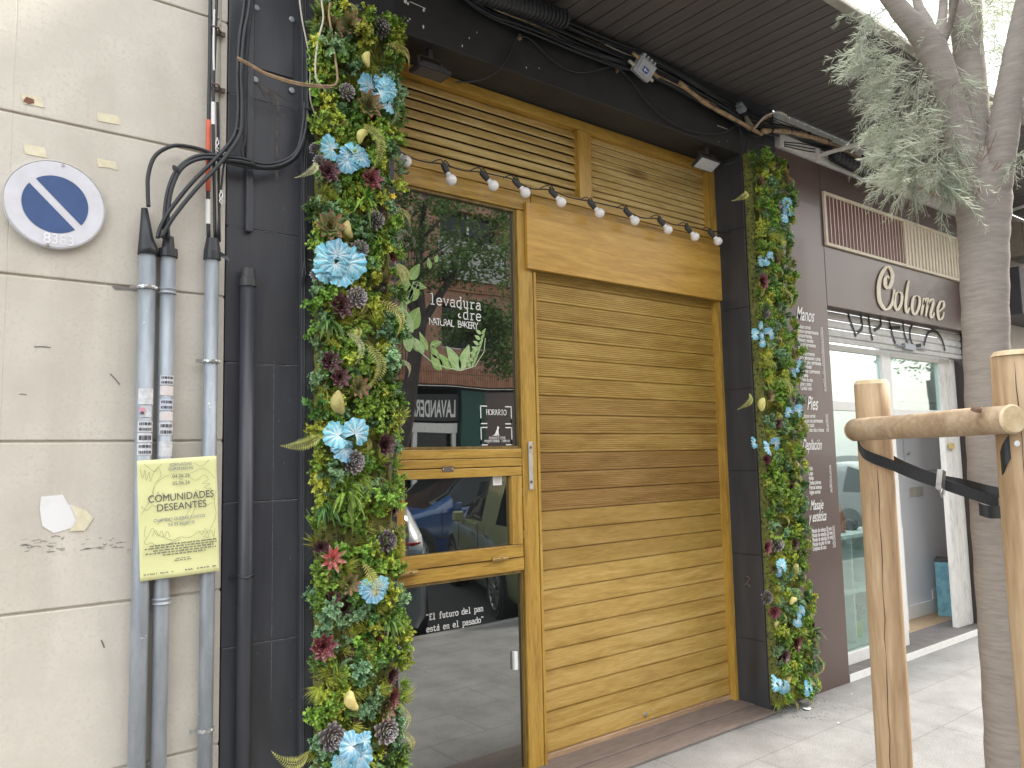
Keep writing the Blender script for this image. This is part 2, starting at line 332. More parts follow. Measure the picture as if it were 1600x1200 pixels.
GL = {  # typewriter letters, strokes on a 6-wide cell
 'a': [[(1, 4.2), (2, 5), (3.6, 5), (4.2, 4.2), (4.2, .8), (4.6, 0), (5.3, 0)], [(4.2, 3), (2, 3), (.9, 2.2), (.8, 1), (1.6, 0), (3, 0), (4.2, 1)]],
 'd': [[(3.2, 8), (4.3, 8), (4.3, 0), (5.4, 0)], [(4.3, 4), (3.4, 5), (2, 5), (.9, 4.2), (.7, 2.5), (.9, .9), (1.9, 0), (3.2, 0), (4.3, 1)]],
 'e': [[(.8, 2.7), (4.6, 2.7), (4.4, 4.2), (3.4, 5), (2, 5), (.9, 4), (.7, 2.5), (.9, 1), (2, 0), (3.5, 0), (4.6, .8)]],
 'f': [[(4.8, 7.2), (4.2, 8), (3, 8), (2.2, 7.2), (2.2, 0)], [(.8, 5), (4, 5)], [(1, 0), (3.6, 0)]],
 'i': [[(1.2, 5), (2.8, 5), (2.8, 0)], [(1, 0), (4.6, 0)], [(2.5, 7), (3.1, 7)]],
 'l': [[(1.2, 8), (2.8, 8), (2.8, 0)], [(1, 0), (4.6, 0)]],
 'm': [[(0, 5), (.8, 5), (.8, 0)], [(0, 0), (1.5, 0)], [(.8, 4.2), (1.7, 5), (2.5, 5), (2.9, 4.2), (2.9, 0)], [(2.9, 4.2), (3.8, 5), (4.5, 5), (4.9, 4.2), (4.9, 0), (5.6, 0)]],
 'n': [[(.4, 5), (1.4, 5), (1.4, 0)], [(.5, 0), (2.3, 0)], [(1.4, 4), (2.6, 5), (3.6, 5), (4.3, 4.2), (4.3, 0)], [(3.5, 0), (5.3, 0)]],
 'o': [[(2.8, 5), (1.5, 4.8), (.8, 3.6), (.8, 1.4), (1.5, .2), (2.8, 0), (4.1, .2), (4.8, 1.4), (4.8, 3.6), (4.1, 4.8), (2.8, 5)]],
 'p': [[(.2, 5), (1.3, 5), (1.3, -2.6)], [(.3, -2.6), (2.6, -2.6)], [(1.3, 4), (2.3, 5), (3.6, 5), (4.7, 4.1), (4.9, 2.5), (4.7, .9), (3.6, 0), (2.3, 0), (1.3, 1)]],
 'r': [[(.6, 5), (2, 5), (2, 0)], [(.8, 0), (3.6, 0)], [(2, 3.4), (3.2, 4.9), (4.3, 5), (5, 4.4)]],
 's': [[(4.4, 5), (4.4, 4), (3.6, 4.9), (1.9, 4.9), (1.1, 4.1), (1.3, 3), (4.2, 2.2), (4.7, 1.1), (3.8, .1), (1.8, .1), (1, 1), (1, 0)]],
 't': [[(2, 7), (2, .9), (2.9, 0), (4, 0), (4.8, .7)], [(.7, 5), (4.2, 5)]],
 'u': [[(.3, 5), (1.4, 5), (1.4, 1), (2.3, 0), (3.2, 0), (4.3, 1)], [(3.3, 5), (4.3, 5), (4.3, 0), (5.3, 0)]],
 'v': [[(.9, 5), (2.8, 0), (4.7, 5)], [(.1, 5), (1.9, 5)], [(3.7, 5), (5.5, 5)]],
 'E': [[(.9, 0), (4.9, 0), (4.9, 1.7)], [(1.7, 0), (1.7, 7.5)], [(.9, 7.5), (4.7, 7.5), (4.7, 6)], [(1.7, 4), (3.6, 4)]],
 '"': [[(1.7, 8), (1.9, 6)], [(3.6, 8), (3.8, 6)]],
 'á': [[(2.8, 6), (4, 7.6)]],
 'H': [[(.4, 7), (2.2, 7)], [(1.3, 7), (1.3, 0)], [(.4, 0), (2.2, 0)], [(3.6, 7), (5.4, 7)], [(4.5, 7), (4.5, 0)], [(3.6, 0), (5.4, 0)], [(1.3, 3.6), (4.5, 3.6)]],
 'O': [[(2.9, 7), (1.4, 6.5), (.6, 5), (.6, 2), (1.4, .5), (2.9, 0), (4.4, .5), (5.2, 2), (5.2, 5), (4.4, 6.5), (2.9, 7)]],
 'R': [[(.4, 7), (3.6, 7), (4.6, 6.2), (4.6, 4.6), (3.6, 3.7), (1.3, 3.7)], [(1.3, 7), (1.3, 0)], [(.4, 0), (2.2, 0)], [(3, 3.7), (4.6, 0), (5.6, 0)]],
 'A': [[(1, 7), (3.1, 7), (5, 0)], [(2.7, 7), (.9, 0)], [(.1, 0), (1.9, 0)], [(4, 0), (5.8, 0)], [(1.6, 2.6), (4.3, 2.6)]],
 'I': [[(1.4, 7), (4.4, 7)], [(2.9, 7), (2.9, 0)], [(1.4, 0), (4.4, 0)]],
}
GL['á'] = GL['a']+GL['á']
def typed(mb, s, x, z, h, y, wt=.11, adv=6.0, shear=0.0):
    k = h/8.0
    for i, ch in enumerate(s):
        for st in GL.get(ch, []):
            pts = [(x+(i*adv+a+b*shear)*k, z+b*k) for a, b in st]
            if len(pts) > 4:
                c = crom([(p[0], p[1], 0) for p in pts], 3); pts = [(q.x, q.y) for q in c]
            ribbon(mb, pts, wt*h, y)
def nib(mb, strokes, wmin, wmax, y, nibang=.1, taper=True):
    for st in strokes:
        c = crom([(a, b, 0) for a, b in st], 8); pts = [(q.x, q.y) for q in c]
        def wf(d, t):
            a = math.atan2(d.y, d.x)-nibang
            w_ = wmin+(wmax-wmin)*abs(sin(a))
            if taper: w_ *= min(1, .45+3*t, .45+3*(1-t))
            return w_
        ribbon(mb, pts, wf, y)
# ================================================================== SETTING
pave = brickmat('paving', (.255, .253, .25), (.235, .234, .232), (.18, .175, .17), 1, .80, .40, .004, rot=(0, 0, PI/2*0), rough=.75, bump=.35)
asph = M('asphalt', (.06, .06, .062), (.042, .042, .044), rough=.9, scale=60, bump=.6, bscale=220)
mb = MB(); mb.box(-12, 40, -2.72, .6, -.3, 0); struct(mb.build('pavement', pave))
mb = MB(); mb.box(-200, 240, -210, 190, -.34, -.305); struct(mb.build('ground', asph))
mb = MB(); mb.box(-12, 40, -11.5, -2.84, -.31, -.13); struct(mb.build('road', asph))
kerbm = M('kerb_stone', (.36, .355, .34), (.26, .255, .25), rough=.85, scale=14, bump=.3)
mb = MB(); mb.box(-12, 40, -2.84, -2.72, -.3, .003); struct(mb.build('kerb', kerbm, bevel=.012))
mb = MB(); mb.box(-12, 40, -15.2, -11.62, -.3, 0); struct(mb.build('far_pavement', pave))
mb = MB(); mb.box(-12, 40, -11.62, -11.5, -.3, .003); struct(mb.build('far_kerb', kerbm, bevel=.012))

# ------------------------------------------------------------------ stone wall on the left
mb = MB()
XW0, XW1 = P(8, 500).x, P(337, 600).x
zj = [-.05, .036, .586, 1.136, 1.686, 2.236, 2.786, 3.336, 3.886, 4.4]
g = .004
for i in range(len(zj)-1):
    z0, z1 = zj[i]+(g if i else 0), zj[i+1]-g
    for (x0, x1) in ((-4, -3.2), (-3.2, -2.0), (-2.0, -.9), (-.9, XW0+.002), (XW0-.002, XW1-.003)):
        mb.box(x0+.001, x1-.001, 0 if x1 < .9 and x1 != XW0+.002 else .0, .12, z0, z1, tone=rnd.random())
mb.box(-4, .955, .009, .2, -.05, 4.4)
for i in range(len(zj)-1):
    mb.box(XW1+.004, .957, .004, .12, zj[i]+g, zj[i+1]-g)
wl = mb.build('stone_wall', stone, bevel=.004)
tag(wl, 'pale cream stone slab wall with thin grooves carrying the round parking sign', 'wall')
# chipped arris and small scars
mb = MB()
mb.flat([(P(174, 447).x, P(174, 447).z), (P(215, 449).x, P(215, 449).z), (P(213, 455).x, P(213, 455).z), (P(196, 453).x, P(196, 453).z), (P(180, 453).x, P(180, 453).z)], -.002)
for (a, b, c, d, t) in ((53, 542, 79, 543, 3), (172, 584, 187, 601, 3), (30, 616, 42, 617, 2), (158, 1000, 163, 1012, 4)):
    q0, q1 = P(a, b), P(c, d); ribbon(mb, [(q0.x, q0.z), ((q0.x+q1.x)/2, (q0.z+q1.z)/2+.002), (q1.x, q1.z)], t*.0012, -.0015)
mb.build('chip', M('scar', (.22, .20, .18), rough=.9), wl)
mb = MB(); r2 = random.Random(3)
for k in range(46):
    x = r2.uniform(20, 200); y = 852+r2.gauss(0, 6)+(x-110)*.02
    q = P(x, y); ln = r2.uniform(.004, .03)
    ribbon(mb, [(q.x, q.z), (q.x+ln/2, q.z+r2.uniform(-.004, .004)), (q.x+ln, q.z+r2.uniform(-.003, .003))], r2.uniform(.001, .0025), -.0015)
mb.build('scratch', M('scar2', (.27, .25, .22), rough=.9), wl)

def quadpx(name, pts, mat, Y=-.002, th=.0012, label=None, cat=None, group=None):
    mb = MB(); q = [P(a, b, Y) for a, b in pts]
    mb.prism([(v.x, v.z) for v in q], Y, Y+th); o = mb.build(name, mat)
    return tag(o, label, cat, group) if label else o
T = 'torn strips of masking tape'
o = quadpx('tape_strip', [(32, 146), (64, 153), (69, 168), (37, 162)], tape, label='torn tape scrap with a brown smear, highest and leftmost of four', cat='tape', group=T)
q = P(43, 156, -.003); mb = MB()
mb.flat([(q.x-.013, q.z-.008), (q.x+.004, q.z-.014), (q.x+.02, q.z-.006), (q.x+.018, q.z+.007), (q.x-.004, q.z+.01)], -.0035); mb.build('brown_smear', M('smear', (.22, .09, .05), rough=.8), o)
quadpx('tape_strip', [(151, 175), (185, 181), (188, 195), (153, 189)], tape, label='torn tape strip high up beside the long dark stain, upper right of four', cat='tape', group=T)
quadpx('tape_strip', [(36, 224), (70, 231), (74, 247), (39, 240)], tape, label='torn tape strip just above the upper left rim of the round sign', cat='tape', group=T)
quadpx('tape_strip', [(151, 247), (181, 253), (184, 266), (171, 262), (154, 261)], tape, label='torn tape strip with ragged lower edge above the right rim of the sign', cat='tape', group=T)
o = quadpx('paper_scrap', [(64, 776), (98, 773), (107, 788), (132, 796), (146, 809), (130, 829), (110, 826), (84, 833), (66, 822), (62, 795)], paper_w, label='ragged remains of a white paper poster stuck low on the stone wall', cat='paper')
mb = MB(); mb.flat([(P(a, b, 0).x, P(a, b, 0).z) for a, b in ((110, 790), (133, 796), (146, 809), (132, 829), (108, 830), (120, 812))], -.004); mb.build('yellowed_edge', tape, o)

# ------------------------------------------------------------------ parking sign
c = P(86.5, 320, -.02); R_ = (P(167, 320, -.02).x-P(7, 320, -.02).x)/2
sg = thing('parking_sign', 'round white and blue no parking plate numbered 8383 on the stone wall', 'sign', (c.x, -.02, c.z))
mb = MB(); mb.lathe([(R_*.97, -.012), (R_, -.008), (R_, .008), (R_*.965, .012), (0, .012)], (c.x, -.013, c.z), (0, -1, 0), 64); mb.build('sign_plate', signw, sg, smooth=False)
mb = MB(); mb.lathe([(R_*.985, .0), (R_*1.0, .003), (R_*1.015, 0), (R_*1.0, -.003)], (c.x, -.022, c.z), (0, -1, 0), 64); mb.build('raised_rim', M('sign_rim', (.50, .49, .46), rough=.5), sg)
rb = R_*.655; hb = R_*.085
for sgn in (1, -1):
    mb = MB(); pts = []
    a0 = math.asin(hb/rb)
    for k in range(33):
        t = a0+(PI-2*a0)*k/32; x, z = rb*cos(t), rb*sin(t)*sgn
        a = rad(-45); pts.append((c.x+x*cos(a)-z*sin(a), c.z+x*sin(a)+z*cos(a)))
    mb.flat(pts, -.0262); mb.build('blue_field', blue, sg)
mb = MB()
txt(mb, '8383', c.x+.012, c.z-R_*.90, .05, -.0265, 'C', sx=.95, bold=.004); mb.build('plate_number', M('num', (.9, .9, .9), rough=.4), sg)
for dz in (.93, -.95):
    mb = MB(); mb.lathe([(.006, 0), (.005, .003), (0, .003)], (c.x+.02*dz, -.025, c.z+R_*dz), (0, -1, 0), 10); mb.build('rivet', steel, sg)

# ------------------------------------------------------------------ grey pipes
def clampring(mb, x, z, r, Yc=-.035, tall=.012, beads=True):
    mb.lathe([(r+.003, -tall/2), (r+.004, 0), (r+.003, tall/2)], (x, Yc, z), seg=20)
    if beads:
        for k in range(5):
            a = PI+.35+k*.62; mb.lathe([(.008, 0), (.006, .004), (0, .004)], (x+(r+.003)*cos(a), Yc+(r+.003)*sin(a), z), (cos(a), sin(a), 0), 8)
    mb.box(x-r-.028, x-r, Yc, Yc+.005, z-.007, z+.007)
PIPES = [('left', 230, 222, 430, .0285, 385), ('mid', 262, 253, 430, .0265, 400), ('right', 331, 318, 430, .0255, 400)]
LB = ['grey conduit pipe furthest left, under the long black tapered boot', 'grey conduit pipe in the middle of three, thick ring near its top', 'grey conduit pipe nearest the black pillar, ending under a torn black cap']
pipeX = []
for i, (nm, px, _, py, r, ytop) in enumerate(PIPES):
    q = P(px, py, -.035); x = q.x; pipeX.append(x); zt = P(px, ytop, -.035).z
    t = thing('conduit_pipe', LB[i], 'pipe', (x, -.035, 0), 'grey conduit pipes on the stone wall')
    mb = MB(); mb.tube([(x, -.035, 0), (x, -.035, zt*.5), (x, -.035, zt)], r, 24); mb.build('pipe', galv, t, smooth=True)
    if i == 0:
        mb = MB(); zb = P(px, 398, -.035).z; zz = P(222, 325, -.035).z
        mb.tube([(x, -.035, zb), (x, -.035, zb+.02), (x-.006, -.035, zb+.06), (x-.014, -.035, zz)], [r+.006, r+.005, r-.004, .011], 16)
        mb.build('boot', cable, t, smooth=True)
        mb = MB(); clampring(mb, x, P(230, 450, -.035).z, r); mb.build('clamp', steel, t)
    if i == 1:
        mb = MB(); zb = P(px, 402, -.035).z; zz = P(px, 370, -.035).z
        mb.tube([(x, -.035, zb), (x, -.035, zb+.03), (x, -.035, zb+.032), (x, -.035, zz)], [r+.007, r+.006, r-.004, r-.008], 16); mb.build('boot', cable, t)
        for py_ in (455, 938):
            mb = MB(); zz = P(258, py_, -.035).z; mb.lathe([(r+.002, -.012), (r+.006, -.009), (r+.002, -.001), (r+.006, .007), (r+.002, .012)], (x, -.035, zz), seg=24); mb.build('ring', galv, t)
    if i == 2:
        mb = MB(); zb = P(px, 406, -.035).z; zz = P(px, 373, -.035).z
        mb.tube([(x, -.035, zb), (x, -.035, zb+.03), (x, -.035, zz)], [r+.006, r+.005, r-.003], 16)
        mb.add([(x+.02, -.06, zb+.01), (x+.055, -.07, zb-.006), (x+.05, -.062, zb+.016), (x+.02, -.062, zb+.03)], [(0, 1, 2, 3)]); mb.build('boot', cable, t)
        for py_ in (565, 1138):
            mb = MB(); clampring(mb, x, P(328, py_, -.035).z, r); mb.build('clamp', steel, t)
# stickers on the pipes
def pipesticker(i, py0, py1, mat, label, wd=1.0, marks=3, a0=None):
    x = pipeX[i]; r = PIPES[i][4]+.0012; z0, z1 = P(230, py1, -.06).z, P(230, py0, -.06).z
    n = 10; vs = []; aa = PI*1.5-wd*.95; bb = PI*1.5+wd*.95
    if a0: aa += a0; bb += a0
    for k in range(n+1):
        a = aa+(bb-aa)*k/n
        for z in (z0, z1): vs.append((x+r*cos(a), -.035+r*sin(a), z))
    mb = MB(); mb.add(vs, [(2*k, 2*k+2, 2*k+3, 2*k+1) for k in range(n)])
    o = mb.build('sticker', mat); tag(o, label, 'sticker', 'stickers pasted on the grey pipes')
    if marks:
        mb = MB(); r += .0008; rr = random.Random(py0)
        for m_ in range(marks):
            z = z1-(z1-z0)*(m_+.5)/marks; h = (z1-z0)/marks*.26
            k = 1
            while k < n-1:
                L = rr.choice((1, 1, 2)); A0 = aa+(bb-aa)*(k+.1)/n; A1 = aa+(bb-aa)*(k+L-.25)/n
                mb.add([(x+r*cos(A), -.035+r*sin(A), zz) for A in (A0, A1) for zz in (z-h, z+h)], [(0, 2, 3, 1)]); k += L
        mb.build('print', ink, o)
    return o
stw = M('sticker_white', (.66, .66, .67), (.48, .48, .50), rough=.5, scale=60)
stp = M('sticker_pale', (.70, .62, .58), (.6, .55, .55), rough=.5, scale=60)
stb = M('sticker_blue', (.50, .53, .66), (.62, .62, .66), rough=.5, scale=90)
pipesticker(0, 607, 632, stw, 'torn white sticker at the top of the column on the left pipe', marks=0)
s_ = pipesticker(0, 635, 652, stw, 'small round-cornered sticker with a pink disc and dark figure', marks=0, wd=.7)
mb = MB(); q = P(222, 641, -.0655); mb.lathe([(.011, 0), (.011, .001), (0, .001)], (q.x, -.0655, q.z), (0, -1, 0), 16); mb.build('pink_disc', M('pink', (.72, .36, .45), rough=.5), s_)
mb = MB(); mb.prism([(q.x-.008, q.z-.014), (q.x+.008, q.z-.014), (q.x+.003, q.z-.004), (q.x-.003, q.z-.004)], -.069, -.0672); mb.build('print', ink, s_)
pipesticker(0, 658, 675, stw, 'boxed black print sticker below the pink disc sticker', marks=2)
pipesticker(0, 677, 691, stw, 'grey lettered strip sticker, second above the poster on the left pipe', marks=1)
pipesticker(0, 693, 711, stw, 'sticker with two lines of print right above the poster, left pipe', marks=2)
pipesticker(1, 585, 600, stw, 'white scribbled sticker at the top of the column on the middle pipe', marks=2)
pipesticker(1, 602, 617, stp, 'pale sticker second from the top on the middle pipe', marks=0)
pipesticker(1, 623, 640, stb, 'bluish printed sticker on the middle pipe', marks=2)
pipesticker(1, 643, 657, stp, 'cream oval-like sticker under the bluish one', marks=0)
pipesticker(1, 660, 680, stw, 'sticker with a large black ring and letters on the middle pipe', marks=2)
pipesticker(1, 690, 714, stw, 'weathered white sticker touching the top edge of the yellow poster', marks=0)

# ------------------------------------------------------------------ yellow poster
YP = -.07
pc = [(214, 720), (338, 712), (343, 892), (219, 909)]
q = [P(a, b, YP) for a, b in pc]
po = thing('poster', 'yellow paper poster reading COMUNIDADES DESEANTES taped across the grey pipes', 'poster', (q[3].x, YP, q[3].z))
Pw = (q[1]-q[0]).length; Ph = (q[0]-q[3]).length
ux = (q[1]-q[0]).normalized(); ang = math.atan2(ux.z, ux.x)
nx, nz_ = 20, 26; vs = []; fs = []
for j in range(nz_+1):
    for i in range(nx+1):
        u, v = i/nx, j/nz_
        p = (q[3]*(1-u)+q[2]*u)*(1-v)+(q[0]*(1-u)+q[1]*u)*v
        p = p+Vector((0, .0016*sin(u*9+v*3)+.0012*sin(v*17), 0)); vs.append(p)
for j in range(nz_):
    for i in range(nx): a = j*(nx+1)+i; fs.append((a, a+1, a+nx+2, a+nx+1))
mb = MB(); mb.add(vs, fs); pp = mb.build('paper', yellowp, po, smooth=True)
sm = pp.modifiers.new('thick', 'SOLIDIFY'); sm.thickness = .0006
mb = MB()
def pt(s, u, v, size, al='C', sx=1, mbx=None, bold=0):
    p = (q[3]*(1-u)+q[2]*u)*(1-v)+(q[0]*(1-u)+q[1]*u)*v
    txt(mbx or mb, s, p.x, p.z, size, YP-.0045, al, sx=sx, rot=ang, bold=bold)
k = Ph
pt('COMUNIDADES', .53, .645, k*.086, sx=.88); pt('DESEANTES', .53, .565, k*.086, sx=.92)
pt('04.06.26', .53, .835, k*.042, sx=1.0); pt('05.06.26', .53, .775, k*.042, sx=1.0)
mb.build('headline', ink, po)
mb = MB()
pt('JORNADAS', .53, .935, k*.036); pt('ENREDADAS', .53, .900, k*.036)
pt('CUANDO QUERER JUNTOS', .50, .478, k*.036, sx=.95); pt('YA ES RESISTIR', .52, .432, k*.036, sx=.95)
pt('cccv', .53, .815, k*.018)
mb.build('subtitle', inkblue, po)
mb = MB(); rr = random.Random(5)
def scrib(x0, x1, v, size, n):
    # lines of print too small to read
    x = x0
    while x < x1:
        wl_ = rr.uniform(.02, .07); wl_ = min(wl_, x1-x)
        p0 = (q[3]*(1-x)+q[2]*x)*(1-v)+(q[0]*(1-x)+q[1]*x)*v; p1 = (q[3]*(1-x-wl_)+q[2]*(x+wl_))*(1-v)+(q[0]*(1-x-wl_)+q[1]*(x+wl_))*v
        m_ = int(max(2, wl_/.011))
        for e in range(m_):
            t0 = e/m_; a = p0.lerp(p1, t0); b = p0.lerp(p1, t0+.72/m_); hh = size*(1.35 if rr.random() < .25 else 1)
            mb.add([(a.x, YP-.0045, a.z), (b.x, YP-.0045, b.z), (b.x, YP-.0045, b.z+hh), (a.x, YP-.0045, a.z+hh)], [(0, 1, 2, 3)])
        x += wl_+.012
for i_, (x0, x1) in enumerate(((.12, .97), (.06, .97), (.16, .93), (.07, .96), (.28, .82))): scrib(x0, x1, .275-.021*i_, .0042, 1)
scrib(.42, .64, .135, .003, 1); scrib(.44, .62, .152, .002, 1)
for x0, x1 in ((.04, .2), (.24, .34), (.38, .4), (.55, .66), (.7, .86), (.9, .96)): scrib(x0, x1, .045, .004, 1)
mb.build('small_print', ink, po)
mb = MB()
def uvp(u, v): return (q[3]*(1-u)+q[2]*u)*(1-v)+(q[0]*(1-u)+q[1]*u)*v
def line(pts, wd=.0011):
    c_ = crom([(a, b, 0) for a, b in pts], 6); pts = [uvp(z.x, z.y) for z in c_]; ribbon(mb, [(z.x, z.z) for z in pts], wd, YP-.0042)
line([(.03, .55), (.1, .62), (.16, .70), (.2, .78), (.3, .84), (.42, .87), (.55, .86), (.68, .87), (.8, .9), (.9, .86), (.97, .8)])
line([(.08, .45), (.06, .38), (.1, .36), (.16, .43), (.2, .38), (.28, .35), (.4, .31), (.5, .33), (.62, .32), (.74, .36), (.85, .35), (.93, .42), (.97, .5), (.95, .6), (.98, .7)])
line([(.10, .35), (.06, .33), (.08, .30), (.14, .31), (.18, .29), (.28, .27), (.38, .29), (.5, .31)])
line([(.2, .78), (.18, .70), (.22, .66), (.24, .73), (.27, .66), (.3, .72), (.33, .65), (.37, .70), (.4, .64)])
line([(.62, .84), (.72, .8), (.82, .84), (.88, .80), (.80, .77), (.9, .76), (.82, .73), (.92, .72), (.8, .70), (.7, .72)])
line([(.03, .93), (.06, .85), (.09, .92), (.1, .83), (.14, .9), (.15, .82), (.2, .9), (.3, .96)])
line([(.08, .97), (.2, .9), (.25, .93), (.28, .86), (.2, .8)])
line([(.7, .95), (.8, .92), (.9, .97)]); line([(.03, .62), (.1, .58), (.16, .62), (.22, .6)])
line([(.22, .45), (.3, .5), (.42, .46), (.55, .48), (.66, .60), (.72, .65), (.8, .62), (.88, .66), (.95, .62)])
line([(.55, .42), (.65, .5), (.75, .62), (.85, .58), (.93, .60)]); line([(.85, .30), (.9, .36), (.93, .3), (.95, .38)])
line([(.15, .36), (.2, .41), (.23, .36), (.27, .40), (.3, .35), (.34, .39), (.37, .34)]); line([(.74, .36), (.78, .33), (.82, .38), (.85, .34), (.8, .31), (.88, .3)])
mb.build('line_drawing', M('drawing_ink', (.28, .30, .16), rough=.7), po)

# ------------------------------------------------------------------ black pillars and lintel
ztop = 3.56
bz = [-.02, .39, .922, 1.453, 1.985, 2.516, 3.05, 3.58, 4.4]
mb = MB()
for i in range(len(bz)-1):
    mb.box(.960, 1.70, 0, .5, bz[i]+.0025, bz[i+1]-.0025 if i < 7 else 4.4)
mb.box(.97, 1.69, .006, .45, 0, 4.38)
pl = mb.build('black_pillar', black, bevel=.003); tag(pl, 'wide black slab pillar between the stone wall and the left plant panel', 'pillar')
mb = MB()   # thin cover plate with four screws
z0, z1 = P(425, 120, -.006).z, P(425, 22, -.006).z; x0, x1 = P(396, 60, -.006).x, P(458, 60, -.006).x
mb.box(x0, x1, -.006, 0, z0+.02, z1+.01); cp = mb.build('cover_plate', black, pl, bevel=.001)
mb = MB()
for (a, b) in ((401, 12), (456, 30), (399, 124), (456, 141)):
    v = P(a, b, -.007); mb.lathe([(.012, 0), (.012, .002), (.006, .003), (0, .003)], (v.x, -.006, v.z), (0, -1, 0), 12)
mb.build('screw', galv, pl)
mb = MB()   # old plaster mark under the plate
v = P(432, 148)
mb.flat([(v.x-.09, v.z+.035), (v.x-.05, v.z+.02), (v.x+.0, v.z+.012), (v.x+.06, v.z-.01), (v.x+.06, v.z-.014), (v.x, v.z+.004), (v.x-.01, v.z-.05), (v.x-.02, v.z-.03), (v.x-.03, v.z-.01), (v.x-.045, v.z-.03), (v.x-.06, v.z+.0)], -.0016)
v = P(433, 170); ribbon(mb, [(v.x, v.z+.05), (v.x+.004, v.z), (v.x-.002, v.z-.12), (v.x, v.z-.3)], .012, -.0014)
mb.build('stain', M('plaster_mark', (.13, .115, .10), (.05, .048, .048), rough=.9, scale=26), pl)
mb = MB()
for bz_, xa, xb in ((1.453, .962, 1.29), (.922, .962, 1.29), (3.05, .962, 1.29), (2.516, .962, 1.29), (1.985, .962, 1.29)):
    pts = [(xa+(xb-xa)*k/14, bz_+rnd.uniform(-.0012, .0012)) for k in range(15)]; ribbon(mb, pts, .0022, -.0012)
ribbon(mb, [(P(428, 560).x, 2.0), (P(426, 800).x, 1.2), (P(424, 1000).x, .7)], .0015, -.001)
for k in range(60):
    x_, z_ = rnd.uniform(1.0, 1.28), rnd.uniform(.2, 3.3); ribbon(mb, [(x_, z_), (x_+.001, z_-rnd.uniform(.003, .012))], .002, -.001)
mb.build('worn_edge', M('worn', (.24, .24, .25), (.08, .08, .085), rough=.8, scale=50), pl)
# vertical profile at the pillar's right edge
mb = MB(); xa, xb = P(470, 700, -.03).x, P(490, 700, -.03).x
mb.box(xa, xb, -.03, -.001, 0, 4.3); mb.box(xa+.01, xa+.016, -.035, -.03, 0, 4.3)
pf = mb.build('metal_profile', M('profile', (.052, .055, .062), (.040, .042, .048), rough=.4, scale=4), bevel=.003); tag(pf, 'dark upright metal profile along the left edge of the left plant panel', 'profile')
# black pipe with cap
x = P(384, 800, -.03).x
t = thing('black_pipe', 'matt black capped pipe running down the left black pillar', 'pipe', (x, -.03, 0))
zt = P(387, 440, -.03).z
mb = MB(); mb.tube([(x, -.03, 0), (x, -.03, zt)], .028, 22); mb.build('pipe', black, t, smooth=True)
mb = MB(); mb.tube([(x, -.03, zt-.02), (x, -.03, zt+.012), (x, -.03, zt+.014), (x, -.03, zt+.05)], [.031, .031, .027, .026], 18); mb.build('cap', darkpl, t)
mb = MB(); zc = P(382, 900, -.03).z; pts = []
for k in range(13):
    a = PI*.95+k*PI*1.15/12; pts.append((x+.031*cos(a), -.03+.031*sin(a), zc+.004*sin(k)))
mb.tube([(x-.05, -.002, zc-.006)]+pts+[(x+.04, -.002, zc+.012)], .0045, 6); mb.build('tie', cable, t)
# flat conduit above
mb = MB(); xa = P(391, 200, -.02).x; mb.box(xa-.013, xa+.014, -.022, 0, P(391, 362, -.02).z, 4.3)
o = mb.build('conduit_strip', black, bevel=.004); tag(o, 'flat black conduit strip on the pillar above the capped black pipe', 'conduit')

# lintel
mb = MB(); mb.box(1.70, 4.30, 0, .5, ztop, 4.2); mb.box(1.702, 4.30, .36, .5, ztop-.02, ztop)
li = mb.build('lintel', blackm, bevel=.005); tag(li, 'black painted beam over the golden shop front under the canopy', 'beam')
mb = MB(); r2 = random.Random(11)
for (a, b, sz) in ((633, 2, .014), (637, 6, .009), (662, 16, .010), (640, 30, .006), (637, 33, .006), (661, 42, .009), (733, 60, .006), (722, 72, .007), (745, 51, .004), (1122, 198, .004), (1136, 221, .004), (1123, 222, .004), (842, 107, .004), (598, 20, .004), (822, 106, .006)):
    v = P(a, b); n_ = 7; mb.flat([(v.x+sz*cos(2*PI*k/n_)*r2.uniform(.6, 1.2)*.7, v.z+sz*sin(2*PI*k/n_)*r2.uniform(.6, 1.3)) for k in range(n_)], -.002)
for (a, b, c_, d) in ((640, 3, 665, 14), (1120, 196, 1138, 203)):
    v, v2 = P(a, b), P(c_, d); ribbon(mb, [(v.x, v.z), (v2.x, v2.z)], .004, -.003)
mb.build('paint_chip', whitedirty, li)
# right pillar
mb = MB()
for i, (a, b) in enumerate(((0, .42), (.42, .95), (.95, 1.48), (1.48, 2.01), (2.01, 2.54), (2.54, 3.07), (3.07, 4.2))):
    mb.box(4.30, 4.70, 0, .5, a+.002, b-.002)
mb.box(4.305, 4.695, .005, .45, 0, 4.2)
o = mb.build('black_pillar', black, bevel=.003); tag(o, 'black slab pillar carrying the right plant panel next to the brown shop', 'pillar')
mb = MB()  # small forged hook on the reveal
hy = .11; hz = P(1167, 915, .08).z; pts = []
for k in range(22):
    t_ = k/21; a = PI*.2+t_*PI*1.5
    pts.append((4.292, hy+.022*cos(a), hz+.025+.024*sin(a)) if k < 11 else (4.292, hy-.022*cos(a+.6), hz-.022-.024*sin(a+.6)))
mb.tube(pts, .004, 6); o = mb.build('wall_hook', rustm); tag(o, 'small rusty S-shaped hook on the inner face of the right black pillar', 'hook')

